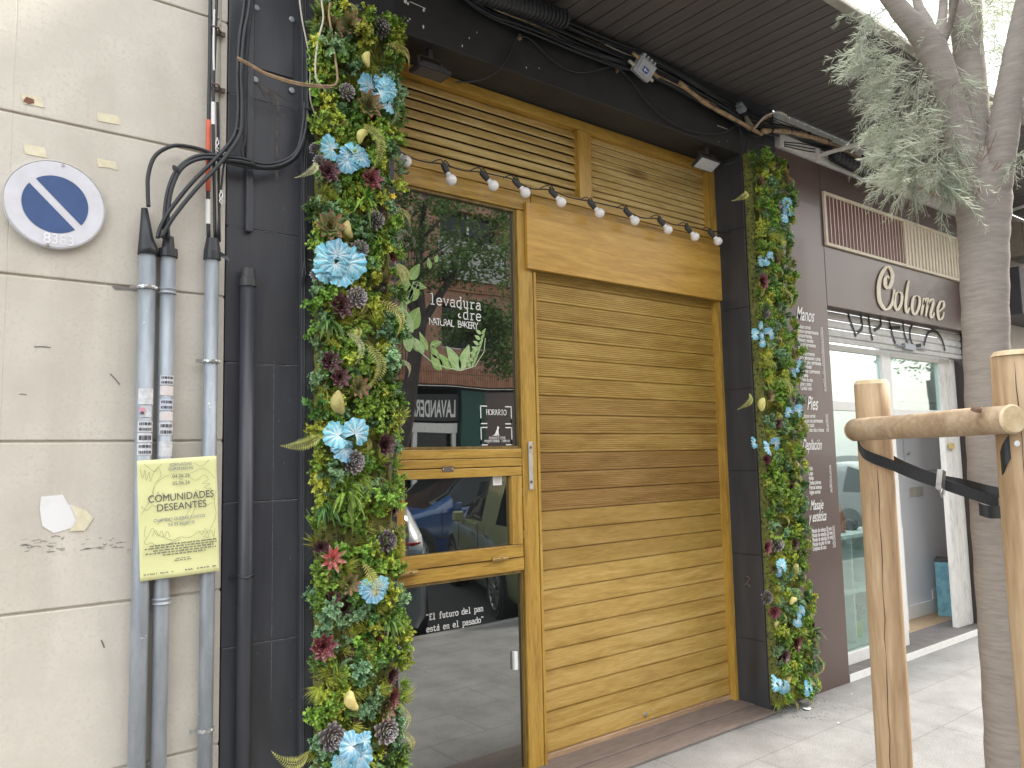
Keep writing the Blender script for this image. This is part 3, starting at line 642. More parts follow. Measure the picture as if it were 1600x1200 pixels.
# ------------------------------------------------------------------ balcony over the shops
zc = 3.962; YC = -.97
bal = thing("canopy", "dark board-lined flat canopy running over both shops", "canopy", (1.3, 0, zc))
XE = 14.0
mb = MB()
x = 1.30
while x < XE:
    mb.box(x+.004, x+.096, YC+.03, 0, zc, zc+.02); x += .1
mb.box(1.3, XE, YC+.031, 0, zc+.012, zc+.05)
mb.build('board_soffit', canopym, bal)
mb = MB(); mb.box(1.27, XE, YC-.03, YC+.027, zc-.008, zc+.022); mb.build('edge_trim', concrete, bal, bevel=.006)
mb = MB(); mb.box(1.27, XE, YC+.10, 0, zc+.053, zc+.07); mb.build('slab', concrete, bal)

# ------------------------------------------------------------------ golden timber shop front
FY = .22
sf = thing('bakery_storefront', 'golden wooden bakery shop front with tinted glass, fanlight louvres and lettering', 'shop front', (1.70, FY, 0))
fr = [  # x0,x1,z0,z1,vertical?
 (1.70, 4.34, 3.50, 3.555, 0), (1.70, 2.67, 3.035, 3.085, 0), (1.70, 2.67, 2.935, 3.031, 0), (2.573, 2.672, .0, 2.931, 1),
 (1.70, 2.569, 1.60, 1.645, 0), (1.70, 2.569, 1.555, 1.597, 0),
 (1.70, 1.815, .0, 1.551, 1), (1.819, 2.569, 1.02, 1.085, 0), (1.819, 2.569, .0, .022, 0),
 (3.045, 3.145, 3.086, 3.498, 1), (4.225, 4.34, 3.086, 3.498, 1), (1.70, 1.77, 3.086, 3.498, 1),
 (2.675, 4.34, 3.035, 3.085, 0), (2.675, 4.30, 2.984, 3.031, 0)]
for (x0, x1, z0, z1, v) in fr:
    mb = MB(); mb.box(x0, x1, FY, FY+.10, z0, z1); mb.build('frame_stile' if v else 'frame_rail', woodv if v else woodf, sf, bevel=.003)
mb = MB(); mb.box(4.268, 4.300, FY-.002, FY+.09, 0, 2.98)
mb.build('shutter_guide', woodv, sf, bevel=.002)
mb = MB(); mb.box(2.676, 2.692, FY-.004, FY+.08, 0, 2.60); mb.build('shutter_guide', woodv, sf, bevel=.002)
mb = MB(); mb.box(2.622, 4.297, FY-.022, FY-.002, 2.612, 2.978); hp = mb.build('header_panel', woodp, sf, bevel=.0015)
mb = MB()
for (a, b) in ((2.635, 2.63), (2.635, 2.96), (4.28, 2.64), (4.28, 2.95), (4.1, 2.9)): mb.lathe([(.005, 0), (.004, .002), (0, .002)], (a, FY-.022, b), (0, -1, 0), 8)
mb.build('screw', steel, hp)
# louvres
for (x0, x1, n_, tilt) in ((1.77, 3.045, 8, .46), (3.145, 4.225, 10, .36)):
    mb = MB(); z0, z1 = 3.09, 3.50; ph = (z1-z0)/n_
    for i in range(n_):
        zc_ = z0+ph*(i+.5); M4 = Matrix.Translation((0, FY+.045, zc_)) @ Matrix.Rotation(-tilt, 4, 'X')
        mb.box(x0, x1, -.005, .005, -ph*.50, ph*.50, M4, tone=rnd.random())
    mb.build('louvre_panel', woodl, sf, bevel=.0015)
mb = MB(); mb.box(1.77, 4.25, FY+.09, FY+.12, 3.06, 3.52); mb.build('backing', darkpl, sf)
mb = MB(); mb.box(1.70, 2.69, FY+.125, FY+.14, 0, 3.05); mb.box(2.69, 4.34, FY+.125, FY+.14, 2.6, 3.05); mb.build('backing', darkpl, sf)
# panes
GY = FY+.03
def pane(x0, x1, z0, z1, nm='window_pane', par=None, Y=GY):
    mb = MB(); mb.box(x0, x1, Y, Y+.008, z0, z1); return mb.build(nm, glassd, par or sf)
pane(1.70, 2.572, 1.646, 2.934); dp = pane(1.816, 2.572, .023, 1.019)
# bead round the panes
mb = MB()
for (x0, x1, z0, z1) in ((1.70, 2.571, 1.647, 2.933), (1.817, 2.571, .024, 1.018)):
    b_ = .012; mb = MB()
    mb.box(x0, x1, FY+.012, GY-.001, z1-b_, z1); mb.box(x0, x1, FY+.012, GY-.001, z0, z0+b_)
    mb.box(x1-b_, x1, FY+.013, GY-.001, z0+b_, z1-b_)
    mb.build('glazing_bead', wood('wood_bead', (.12, .08, .02), (.20, .13, .035), (.28, .18, .05), 'z'), sf)
# hatch window
hx0, hx1, hz0, hz1 = 1.819, 2.560, 1.09, 1.551
ht = MB(); f_ = .045
ht.box(hx0, hx1, FY-.008, FY+.05, hz1-.045, hz1); ht.box(hx0, hx1, FY-.008, FY+.05, hz0, hz0+.062)
ht.build('hatch_rail', woodf, sf, bevel=.003)
ht = MB(); ht.box(hx0, 1.862, FY-.008, FY+.05, hz0+.064, hz1-.047); ht.build('hatch_stile', woodv, sf, bevel=.003); ht = MB(); ht.box(2.492, hx1, FY-.008, FY+.05, hz0+.064, hz1-.047); ht.build('hatch_stile', woodv, sf, bevel=.003)
ht = MB(); ht.box(1.8625, 2.4915, GY-.012, GY-.004, hz0+.064, hz1-.047); ht.build('window_pane', glassd, sf)
mb = MB(); v = P(778, 749, GY-.02); mb.box(v.x-.028, v.x+.028, GY-.0155, GY-.0132, v.z-.03, v.z+.03); o = mb.build('small_notice', paper_w, sf)
mb = MB()
for k in range(5): ribbon(mb, [(v.x-.02, v.z+.02-k*.009), (v.x, v.z+.021-k*.009), (v.x+.018, v.z+.018-k*.009)], .0015, GY-.017)
mb.build('print', M('pinkish', (.6, .4, .42), rough=.7), o)
brass = M('brass', (.55, .40, .16), (.35, .24, .08), rough=.4, metal=.6, scale=60)
for (a, b) in ((640, 895), (782, 873)):
    v = P(a, b, FY-.015); mb = MB(); mb.box(v.x-.045, v.x+.045, FY-.011, FY-.0005, v.z-.012, v.z+.012); mb.tube([(v.x-.055, FY-.019, v.z), (v.x+.04, FY-.019, v.z)], .009, 10)
    mb.tube([(v.x+.0, FY-.02, v.z), (v.x+.0, FY-.042, v.z+.004)], .004, 8); mb.build('bolt_latch', brass, sf, bevel=.001)
v = P(700, 733, FY-.012); mb = MB(); mb.box(v.x-.033, v.x+.033, FY-.012, FY-.0085, v.z-.013, v.z+.013); o = mb.build('maker_plate', rustm, sf, bevel=.003)
mb = MB(); 
for s_ in (-1, 1): mb.lathe([(.004, 0), (0, .002)], (v.x+s_*.026, FY-.012, v.z), (0, -1, 0), 8)
mb.build('rivet', steel, o)
# hinges / screws on the hatch side
mb = MB()
for zz in (1.2, 1.42): mb.tube([(2.566, FY-.006, zz-.02), (2.566, FY-.006, zz+.02)], .005, 8)
mb.build('hinge', brass, sf)
# lock strip between window stile and shutter
v0, v1 = P(829, 690, FY-.01), P(829, 765, FY-.01)
mb = MB(); mb.box(v0.x-.014, v0.x+.014, FY-.010, FY-.0045, v1.z, v0.z); o = mb.build('lock_strip', M('lock_metal', (.62, .60, .56), (.45, .43, .4), rough=.45, metal=.4, scale=30), sf, bevel=.002)
mb = MB()
for zz in (v0.z-.03, v1.z+.04): mb.lathe([(.008, 0), (.006, .004), (0, .004)], (v0.x, FY-.010, zz), (0, -1, 0), 10)
mb.build('screw', rustm, o)
v = P(805, 1032, GY-.01); mb = MB(); mb.box(v.x-.012, v.x+.010, GY-.02, GY-.001, v.z-.045, v.z+.045); mb.build('handle', white, sf, bevel=.002)

# lettering on the glass
LY = GY-.0025
mb = MB()
a, b = P(671, 483, LY), P(753, 486, LY); wd = b.x-a.x
typed(mb, 'levadura', a.x, P(700, 478, LY).z, wd/8/6*8*1.0, LY, wt=.105)
hgt = wd/8/6*8
typed(mb, 'dre', a.x+wd*5/8, P(740, 500, LY).z, hgt, LY, wt=.105)
x_ = a.x+wd*4.2/8; z_ = P(735, 498, LY).z; ribbon(mb, [(x_+.02, z_+.0), (x_+.008, z_+.002), (x_+.004, z_+.012), (x_+.012, z_+.02)], .007, LY); ribbon(mb, [(x_+.012, z_+.045), (x_+.024, z_+.047)], .006, LY)
a, b = P(671, 510, LY), P(752, 513, LY)
k_ = (b.x-a.x)/15
for i, ch in enumerate('NATURAL BAKERY'): txt(mb, ch, a.x+k_*(i+.5), P(710, 511, LY).z, .052, LY, 'C', sx=.85)
mb.build('lettering', lettering, sf); mb = MB()
a, b = P(665, 962, LY), P(754, 965, LY); wd = b.x-a.x
typed(mb, '"El futuro del pan', a.x, P(710, 962, LY).z, wd/18/6*8*1.15, LY, wt=.12, adv=5.3)
typed(mb, 'está en el pasado"', a.x+.003, P(710, 980, LY).z, wd/18/6*8*1.15, LY, wt=.12, adv=5.3)
mb.build('lettering', lettering, sf); mb = MB()
# opening-hours decal
def pxp(a, b): v = P(a, b, LY); return (v.x, v.z)
c0, c1 = pxp(751, 634), pxp(801, 664); d0, d1 = pxp(751, 668), pxp(801, 697)
X0, X1 = c0[0], min(P(799, 650, LY).x, 2.555)
def corner(x, z, dx, dz):
    ribbon(mb, [(x+dx, z), (x, z)], .0055, LY); ribbon(mb, [(x, z+.00275*(1 if dz < 0 else -1)), (x, z+dz)], .0055, LY)
for (zt, zb) in ((P(775, 635, LY).z, P(775, 662, LY).z), (P(775, 668, LY).z, P(775, 695, LY).z)):
    corner(X0, zt, .04, -(zt-zb)); corner(X0, zb, .04, (zt-zb)*.3); corner(X1, zt, -.04, -(zt-zb)); corner(X1, zb, -.04, (zt-zb)*.3)
typed(mb, 'HORARIO', P(759, 640, LY).x, P(775, 648, LY).z, .029, LY, wt=.11, adv=5.2)
dz = P(775, 677, LY); k_ = .0017
dog = [(-14, 0), (-8, 2), (-4, 4), (0, 12), (4, 20), (5, 27), (8, 30), (9, 27), (13, 25), (12, 22), (10, 20), (10, 12), (11, 4), (13, 0), (8, 0), (7, 6), (4, 0), (-4, 0), (-8, 0)]
mb.flat([(dz.x+a*k_, dz.z-.012+b*k_) for a, b in dog], LY)
typed(mb, 'nosotros', P(764, 684, LY).x, P(775, 686, LY).z, .018, LY, wt=.12)
typed(mb, 'esperamos fuera', P(757, 688, LY).x, P(775, 690.5, LY).z, .0155, LY, wt=.12, adv=5.6)
mb.build('lettering', lettering, sf)
# printed leaves on the glass
lm = [M('leaf_print_a', (.30, .46, .13), (.16, .30, .06), rough=.5, scale=26, bump=0), M('leaf_print_b', (.42, .55, .25), (.24, .40, .14), rough=.5, scale=34)]
vein = M('leaf_print_vein', (.55, .66, .42), rough=.5)
def leafdecal(a0, b0, a1, b1, wr, mi, side=0):
    p0, p1 = P(a0, b0, LY), P(a1, b1, LY); d = Vector((p1.x-p0.x, p1.z-p0.z)); n_ = Vector((-d.y, d.x)); L = []; R = []
    for k in range(13):
        t = k/12; w_ = wr*(sin(PI*t**.75))**.9*.5; c_ = Vector((p0.x, p0.z))+d*t+n_*side*sin(PI*t)*.1
        L.append(c_+n_*w_); R.append(c_-n_*w_)
    mbs[mi].flat([tuple(v) for v in L]+[tuple(v) for v in reversed(R[1:-1])], LY-.0004*mi)
    c_ = [(p0.x+d.x*t+n_.x*side*sin(PI*t)*.1, p0.z+d.y*t+n_.y*side*sin(PI*t)*.1) for t in (0, .25, .5, .75, .97)]; ribbon(mbs[2], c_, .003, LY-.0012)
mbs = [MB(), MB(), MB()]
LV = [(641, 437, 656, 412, .5, 0), (636, 476, 633, 430, .55, 0), (640, 470, 654, 440, .6, 0), (644, 443, 667, 450, .45, 0), (630, 512, 628, 470, .5, 0), (640, 515, 655, 480, .62, 0),
      (645, 520, 627, 478, .4, 1), (640, 550, 634, 516, .5, 1), (655, 550, 640, 522, .4, 0), (662, 552, 648, 528, .5, 1), (672, 540, 690, 534, .5, 0), (668, 548, 655, 518, .35, 0), (684, 560, 672, 538, .5, 0),
      (690, 578, 673, 553, .6, 0), (704, 577, 684, 552, .5, 0), (719, 578, 697, 540, .42, 1), (719, 578, 700, 562, .5, 0), (720, 578, 733, 538, .42, 1), (734, 573, 729, 556, .5, 0), (738, 560, 746, 540, .5, 0), (672, 420, 669, 402, .55, 0), (680, 410, 684, 398, .6, 0)]
for L_ in LV: leafdecal(*L_)
for i in range(7):
    t = i/6; a_, b_ = 736+22*t-6*t*t, 572-50*t
    leafdecal(a_, b_, a_-9, b_-4-3*t, .5, 1); leafdecal(a_+1, b_, a_+7, b_-9, .4, 0)
ribbon(mbs[2], [pxp(a, b) for a, b in ((646, 440), (634, 475), (636, 515), (650, 545), (680, 570), (719, 579), (742, 572), (756, 550), (758, 528))], .004, LY-.0012)
mbs[0].build('leaf_print', lm[0], sf); mbs[1].build('pale_leaf_print', lm[1], sf); mbs[2].build('leaf_veins', vein, sf)

# ------------------------------------------------------------------ roller shutter
rs = thing('roller_shutter', 'closed golden wood-look roller shutter with darker middle slats', 'shutter', (3.48, .27, 0))
ribs = MB(); mb = MB(); z = .055; ph = .1045; i = 0; SY = .27
while z < 2.66:
    zt = min(z+ph, 2.70)
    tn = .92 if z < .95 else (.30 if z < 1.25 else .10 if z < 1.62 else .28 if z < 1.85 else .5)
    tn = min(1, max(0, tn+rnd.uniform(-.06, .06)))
    h = zt-z
    pr = [(0, .010), (.0012, .001), (.006, -.0005), (.5*h, -.0012), (h-.010, -.002), (h-.0045, -.0035), (h-.0035, .009), (h, .010)]
    vs = []; fs = []
    for (dz, dy) in pr:
        vs += [(2.688, SY+dy, z+dz), (4.31, SY+dy, z+dz)]
    for k in range(len(pr)-1): fs.append((2*k, 2*k+1, 2*k+3, 2*k+2))
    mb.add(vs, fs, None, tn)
    if z > 1.24:
        for r_i in range(7): zr = z+.016+r_i*.0115; ribs.add([(2.689, SY-.0006, zr), (4.309, SY-.0006, zr), (2.689, SY-.0042, zr+.0025), (4.309, SY-.0042, zr+.0025), (2.689, SY-.0008, zr+.005), (4.309, SY-.0008, zr+.005)], [(0, 1, 3, 2), (2, 3, 5, 4)], None, tn)
    z = zt; i += 1
mb.box(2.688, 4.31, SY+.014, SY+.02, .05, 2.7)
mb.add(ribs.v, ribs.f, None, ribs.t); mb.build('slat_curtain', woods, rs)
mb = MB(); mb.box(2.69, 4.31, SY-.012, SY+.012, .012, .052); mb.build('bottom_rail', wood('wood_rail', (.3, .19, .11), (.42, .28, .17), (.5, .35, .22), 'x'), rs, bevel=.003)
mb = MB(); v = P(1010, 1117, SY-.01)
for (a, b) in ((995, 1117), (1021, 1109), (996, 1130), (1021, 1121)): q_ = P(a, b, SY-.004); mb.lathe([(.006, 0), (.004, .003), (0, .003)], (q_.x, SY-.001, q_.z), (0, -1, 0), 8)
mb.lathe([(.014, 0), (.012, .006), (.006, .008), (0, .008)], (v.x, SY-.002, v.z), (0, -1, 0), 14)
mb.build('lock', steel, rs)
mb = MB(); mb.box(1.70, 4.30, -.055, .32, .002, .018); mb.box(1.70, 4.30, .10, .32, .0185, .026)
o = mb.build('threshold', M('threshold_stone', (.20, .155, .135), (.145, .115, .10), rough=.7, scale=7, stretch=(1, 5, 1), bump=.2), bevel=.003); tag(o, 'low brown threshold slab in front of the golden roller shutter', 'threshold')

# ------------------------------------------------------------------ string of bulbs
BP = [(634, 252), (705, 281), (771, 290), (821, 301), (877, 316), (937, 333), (992, 345), (1044, 359), (1086, 370), (1122, 377)]
YB = .13
ORD = ['first bulb from the left, beside the left plant panel', 'second bulb from the left, hanging lowest of its neighbours', 'third bulb from the left, over the large tinted window', 'fourth bulb from the left, over the window corner', 'fifth bulb, left of the upright between the louvres',
       'sixth bulb, just right of the upright between the louvres', 'seventh bulb from the left, over the header panel', 'third bulb from the right', 'second bulb from the right', 'last bulb on the right, against the right black pillar']
anch = []
for i, (a, b) in enumerate(BP):
    v = P(a, b, YB); R0 = .0285
    dirv = Vector((.62, -.25, -.70)).normalized() if i != 1 else Vector((.3, -.3, -.9)).normalized()
    t = thing('light_bulb', 'round white festoon bulb, '+ORD[i], 'bulb', v, 'round festoon bulbs over the shop front')
    mb = MB(); prof = [(.0, R0)]
    prof = []
    for k in range(13):
        th = PI*k/12; prof.append((max(R0*sin(th), .0005), R0*cos(th)))
    prof = prof[:11]+[(.0135, -R0*1.15), (.0125, -R0*1.5)]
    mb.lathe(prof, v, dirv, 24); mb.build('bulb', bulbm, t, smooth=True)
    mb = MB(); mb.lathe([(.0145, -R0*1.35), (.0155, -R0*1.9), (.017, -R0*2.3), (.015, -R0*3.1), (.009, -R0*3.3)], v, dirv, 14); mb.build('socket', darkpl, t)
    anch.append(v-dirv*R0*3.2)
    rr = random.Random(i)
    mb = MB(); e = anch[-1]; 
    mb.tube(crom([e, e+Vector((-.01, .0, .02)), e+Vector((-.03, .01, .018)), e+Vector((-.06, .012, .0))], 4), .003, 6)
    mb.tube(crom([e, e+Vector((.01, .0, .022)), e+Vector((.035, .01, .014)), e+Vector((.05, .012, -.004))], 4), .003, 6); mb.build('cable_tie', cable, t)
pts = [Vector((1.66, .10, anch[0].z+.02))]
for i, a in enumerate(anch):
    pts.append(a+Vector((0, .006, .002)))
    if i < 9: pts.append((a+anch[i+1])/2+Vector((0, .01, -.018+.012*(i % 3))))
pts.append(Vector((4.295, .12, anch[-1].z+.01)))
mb = MB(); mb.tube(crom(pts, 5), .0038, 7); o = mb.build('festoon_cable', cable); tag(o, 'black festoon cable carrying the round bulbs across the shop front', 'cable')

# ------------------------------------------------------------------ floodlights
def flood(a, b, w_, lab, tilt, Y=.12, lens=None):
    v = P(a, b, Y); t = thing('floodlight', lab, 'lamp', v, 'small black floodlights under the beam')
    M4 = Matrix.Translation(v) @ Matrix.Rotation(tilt, 4, 'X')
    mb = MB(); mb.box(-w_/2, w_/2, -.05, .045, 0, .018, M4); 
    for k in range(6): mb.box(-w_/2+.02, w_/2-.02, -.045+k*.017, -.040+k*.017, .018, .032, M4)
    mb.build('housing', darkpl, t, bevel=.003)
    mb = MB(); mb.box(-w_/2+.012, w_/2-.012, -.042, .037, -.003, -.0005, M4); mb.build('lens', lens or M('lens_glass', (.62, .62, .64), (.55, .55, .57), rough=.25, scale=40), t)
    mb = MB()
    for s_ in (-1, 1):
        mb.box(v.x+s_*w_*.36-.007, v.x+s_*w_*.36+.007, Y-.006, Y-.002, v.z, ztop-.052)
    mb.box(v.x-w_*.36-.007, v.x+w_*.36+.007, Y-.010, Y+.010, ztop-.051, ztop-.046)
    mb.box(v.x-.012, v.x+.012, Y-.010, Y+.010, ztop-.045, ztop)
    mb.build('bracket', darkpl, t)
flood(672, 116, .18, 'black floodlight on a bracket at the top left of the louvres', -.02, .06, M('dark_lens', (.10, .10, .105), (.05, .05, .055), rough=.4, scale=120))
flood(1104, 258, .20, 'black floodlight with pale lens beside the right black pillar', -.5, .06)
# ================================================================== PLANT PANELS
gr = random.Random(21)
def leafmat(name, c, c2, rough=.5, trans=.12, scale=30, tone=.55, spec=.35, edge=None):
    """leaf colour: noise mix, per-vertex tone, per-plant variation"""
    mt, n, l, b = nodes(name)
    geo = n.new('ShaderNodeNewGeometry'); nz = n.new('ShaderNodeTexNoise'); nz.inputs['Scale'].default_value = scale; nz.inputs['Detail'].default_value = 4
    l.new(geo.outputs['Position'], nz.inputs[0]); r = ramp(n, [(.35, c2), (.65, c)]); l.new(nz.outputs[0], r.inputs[0]); out = r.outputs[0]
    at = n.new('ShaderNodeAttribute'); at.attribute_name = 'tone'
    if edge:
        er = ramp(n, [(.38, (0, 0, 0)), (.98, (1, 1, 1))] if name == 'blue_leaf' else [(.62, (0, 0, 0)), (.9, (1, 1, 1))]); l.new(at.outputs['Fac'], er.inputs[0])
        me_ = n.new('ShaderNodeMix'); me_.data_type = 'RGBA'; l.new(er.outputs[0], me_.inputs[0]); l.new(out, me_.inputs[6]); me_.inputs[7].default_value = (*edge, 1); out = me_.outputs[2]
        fac = None
    else:
        mr = n.new('ShaderNodeMapRange'); mr.inputs['To Min'].default_value = 1-tone; mr.inputs['To Max'].default_value = 1+tone
        l.new(at.outputs['Fac'], mr.inputs[0]); mu = n.new('ShaderNodeMix'); mu.data_type = 'RGBA'; mu.blend_type = 'MULTIPLY'; mu.inputs[0].default_value = 1
        l.new(out, mu.inputs[6]); l.new(mr.outputs[0], mu.inputs[7]); out = mu.outputs[2]
    oi = n.new('ShaderNodeObjectInfo'); hs = n.new('ShaderNodeHueSaturation'); a = n.new('ShaderNodeMapRange'); a.inputs['To Min'].default_value = .8; a.inputs['To Max'].default_value = 1.45
    l.new(oi.outputs['Random'], a.inputs[0]); l.new(a.outputs[0], hs.inputs['Value'])
    h = n.new('ShaderNodeMapRange'); h.inputs['To Min'].default_value = .485; h.inputs['To Max'].default_value = .515
    m1 = n.new('ShaderNodeMath'); m1.operation = 'MULTIPLY'; m1.inputs[1].default_value = 7.3; l.new(oi.outputs['Random'], m1.inputs[0]); m2 = n.new('ShaderNodeMath'); m2.operation = 'FRACT'; l.new(m1.outputs[0], m2.inputs[0])
    l.new(m2.outputs[0], h.inputs[0]); l.new(h.outputs[0], hs.inputs['Hue']); l.new(out, hs.inputs['Color']); out = hs.outputs[0]
    l.new(out, b.inputs['Base Color']); b.inputs['Roughness'].default_value = rough; b.inputs['Specular IOR Level'].default_value = spec
    if trans:
        tr = n.new('ShaderNodeBsdfTranslucent'); l.new(out, tr.inputs[0]); ms = n.new('ShaderNodeMixShader'); ms.inputs[0].default_value = trans
        l.new(b.outputs[0], ms.inputs[1]); l.new(tr.outputs[0], ms.inputs[2]); l.new(ms.outputs[0], n['Material Output'].inputs[0])
    MATS[name] = mt
    return mt
def leaf(mb, base, d, up, L, W, droop=0.0, n=3, fold=.15, tone=None, tip=.8):
    """a leaf of n segments along d with its face toward up"""
    d = d.normalized(); s = d.cross(up).normalized(); u = s.cross(d)
    vs = []; tn = tone if tone is not None else gr.random()
    for k in range(n+1):
        t = k/n; w_ = W*.5*sin(PI*(t**tip)*.96+.08) if k < n else 0
        c = base+d*(L*t)+Vector((0, 0, -1))*(droop*L*t*t)+u*(L*.12*sin(PI*t))
        if k == 0 or k == n: vs.append(c)
        else: vs += [c+s*w_+u*fold*w_, c, c-s*w_+u*fold*w_]
    fs = [(0, 1, 2), (0, 2, 3)]
    for k in range(n-2): o = 1+3*k; fs += [(o, o+3, o+4, o+1), (o+1, o+4, o+5, o+2)]
    o = 1+3*(n-2); e = len(vs)-1; fs += [(o, e, o+1), (o+1, e, o+2)]
    mb.add(vs, fs, None, [tn]*len(vs))
def rdir(spread=1.0):       # random direction around -Y (outward from the panel)
    a = gr.uniform(0, 2*PI); t = gr.uniform(0, spread)
    return Vector((sin(t)*cos(a), -cos(t), sin(t)*sin(a)))
def bush(R_, stems, lv, L, W, spread=1.25, droop=.2, whorl=3):
    mb = MB(); O = Vector((0, .01, 0))
    for s_ in range(stems):
        d = rdir(spread); d.z += .12; d.normalize(); ln = R_*gr.uniform(.65, 1.1); tone = gr.random()
        side = d.orthogonal().normalized()
        mb.tube([O, d*ln*.6, d*ln+Vector((0, 0, -droop*ln*.3))], .0011, 3, False, tone=.15)
        for k in range(lv):
            t = .3+.7*(k+gr.random()*.5)/lv; p = d*(ln*t)+Vector((0, 0, -droop*ln*.3*t))
            for j in range(whorl):
                a = gr.uniform(0, 2*PI); q_ = (Matrix.Rotation(a, 3, d) @ side); dd = (q_+d*gr.uniform(.4, 1.2)).normalized()
                leaf(mb, p, dd, (d+Vector((0, 0, .3))), L*gr.uniform(.7, 1.2), W*gr.uniform(.8, 1.2), droop*.3, 2, tone=min(1, max(0, tone*.5+gr.random()*.35+.3*t)))
    return mb
def spiky(nl, L, W, spread=1.3, droop=.35):
    mb = MB()
    for k in range(nl):
        d = rdir(spread); leaf(mb, Vector((0, 0, 0))+d*.004, d, Vector((0, -.4, 1)), L*gr.uniform(.65, 1.1), W, droop*gr.uniform(.3, 1.2), 4, .3, tip=.6)
    return mb
def rosette(rings, L, W, cup=.5, tipred=True):
    mb = MB(); i = 0
    for r_ in range(rings):
        t = r_/(rings-1) if rings > 1 else 0; nn = 4+int(4*t); ll = L*(.35+.65*t); tilt = .35+1.0*t
        for k in range(nn):
            a = 2*PI*k/nn+r_*.6+gr.uniform(-.1, .1)
            d = Vector((sin(tilt)*cos(a), -cos(tilt), sin(tilt)*sin(a))); up = Vector((-cos(tilt)*cos(a), -sin(tilt), -cos(tilt)*sin(a)))
            n = 4; s = d.cross(up).normalized(); vs = []; tn = []
            for j in range(n+1):
                q_ = j/n; w_ = W*(.5+.5*t)*.5*(sin(PI*min(1, q_**.8*.94+.06))) if j < n else .0008
                c = d*(ll*q_)+up*(cup*ll*.25*q_*q_)
                vs += [c+s*w_+up*w_*.35, c, c-s*w_+up*w_*.35]; g_ = q_; tn += [g_*.9+.1, g_*.75, g_*.9+.1]
            fs = []
            for j in range(n): o = 3*j; fs += [(o, o+3, o+4, o+1), (o+1, o+4, o+5, o+2)]
            mb.add(vs, fs, None, tn)
    return mb
def fern(L, W, pairs=22, curl=.4):
    mb = MB(); pts = []
    for k in range(pairs+1):
        t = k/pairs; a = curl*t*1.3; pts.append(Vector((L*t*cos(a)*.98, -.05*sin(PI*t)*1.2-.01, -L*t*sin(a)*.7)))
    mb.tube(pts, .0016, 4, False, tone=.4)
    for k in range(1, pairs):
        t = k/pairs; d = (pts[k+1]-pts[k-1]).normalized(); side = d.cross(Vector((0, -1, 0))).normalized(); w_ = W*.5*min(1, (1-t)*1.9+.05)*min(1, t*4+.35)
        for s_ in (1, -1):
            leaf(mb, pts[k], side*s_+d*.45, Vector((0, -1, 0)), w_, L/pairs*.72, .05, 2, .1, tone=gr.uniform(.3, .8))
    return mb
def cone():
    mb = MB(); n_ = 46
    for k in range(n_):
        t = k/n_; a = k*2.39996; th = .15+t*1.45
        d = Vector((sin(th)*cos(a), -cos(th), sin(th)*sin(a))); base = Vector((sin(th)*cos(a)*.016, -cos(th)*.024-.006, sin(th)*sin(a)*.016))
        up = Vector((-cos(th)*cos(a), -sin(th)-.3, -cos(th)*sin(a))).normalized()
        L = .017+.010*t; W = .014+.006*t; s = d.cross(up).normalized()
        c = base+d*L; vs = [base-s*W*.3, base+s*W*.3, base+d*L*.6+s*W*.5, c, base+d*L*.6-s*W*.5, base+d*L*.62-up*.004]
        mb.add(vs, [(0, 1, 2, 5), (2, 3, 5), (3, 4, 5), (4, 0, 5), (0, 4, 3, 2, 1)], None, [.1, .1, .6, 1, .6, .35])
    return mb
def pod(a, b):
    mb = MB(); vs = []; nu, nv = 16, 12; o = gr.uniform(0, 9)
    for i in range(nv+1):
        th = PI*i/nv
        for j in range(nu):
            ph_ = 2*PI*j/nu; r_ = 1+.06*sin(3*th+o)+.05*sin(2*ph_+o); vs.append(Vector((a*sin(th)*cos(ph_)*r_+.006*cos(th*2), a*.9*sin(th)*sin(ph_)*r_-.02, b*cos(th)*r_)))
    fs = [(i*nu+j, i*nu+(j+1) % nu, (i+1)*nu+(j+1) % nu, (i+1)*nu+j) for i in range(nv) for j in range(nu)]
    mb.add(vs, fs); return mb
def fan(R_, seed=0, half=2.5):
    """crinkled fan leaf: radial pleats, tone alternates along the veins"""
    rr = random.Random(seed); mb = MB(); n = 60; m_ = 7; vs = []; tn = []; fs = []
    for i in range(n+1):
        a = -half+2*half*i/n; lobe = 1+.05*sin(a*9+seed)+.05*rr.random()
        prof = .72+.28*cos(a*.62)
        for j in range(m_+1):
            t = j/m_; r_ = R_*t*lobe*prof
            ridge = ((1 if i % 2 else -1)*.0026+.006*cos(i*PI/3))*t*(1+.4*rr.random())
            wave = .13*R_*sin(a*2.2+seed)*t*t
            vs.append(Vector((r_*sin(a), -(ridge+wave+.42*R_*t*(1-t)*.9+.012), r_*cos(a))))
            e = abs((i % 6)-3)/3; tn.append(min(1, max(0, (1-e)*.8*(1-.3*t)+.6*(1-t)**2+rr.uniform(-.15, .30))))
    for i in range(n):
        for j in range(m_): o = i*(m_+1)+j; fs.append((o, o+1, o+m_+2, o+m_+1))
    mb.add(vs, fs, None, tn); return mb
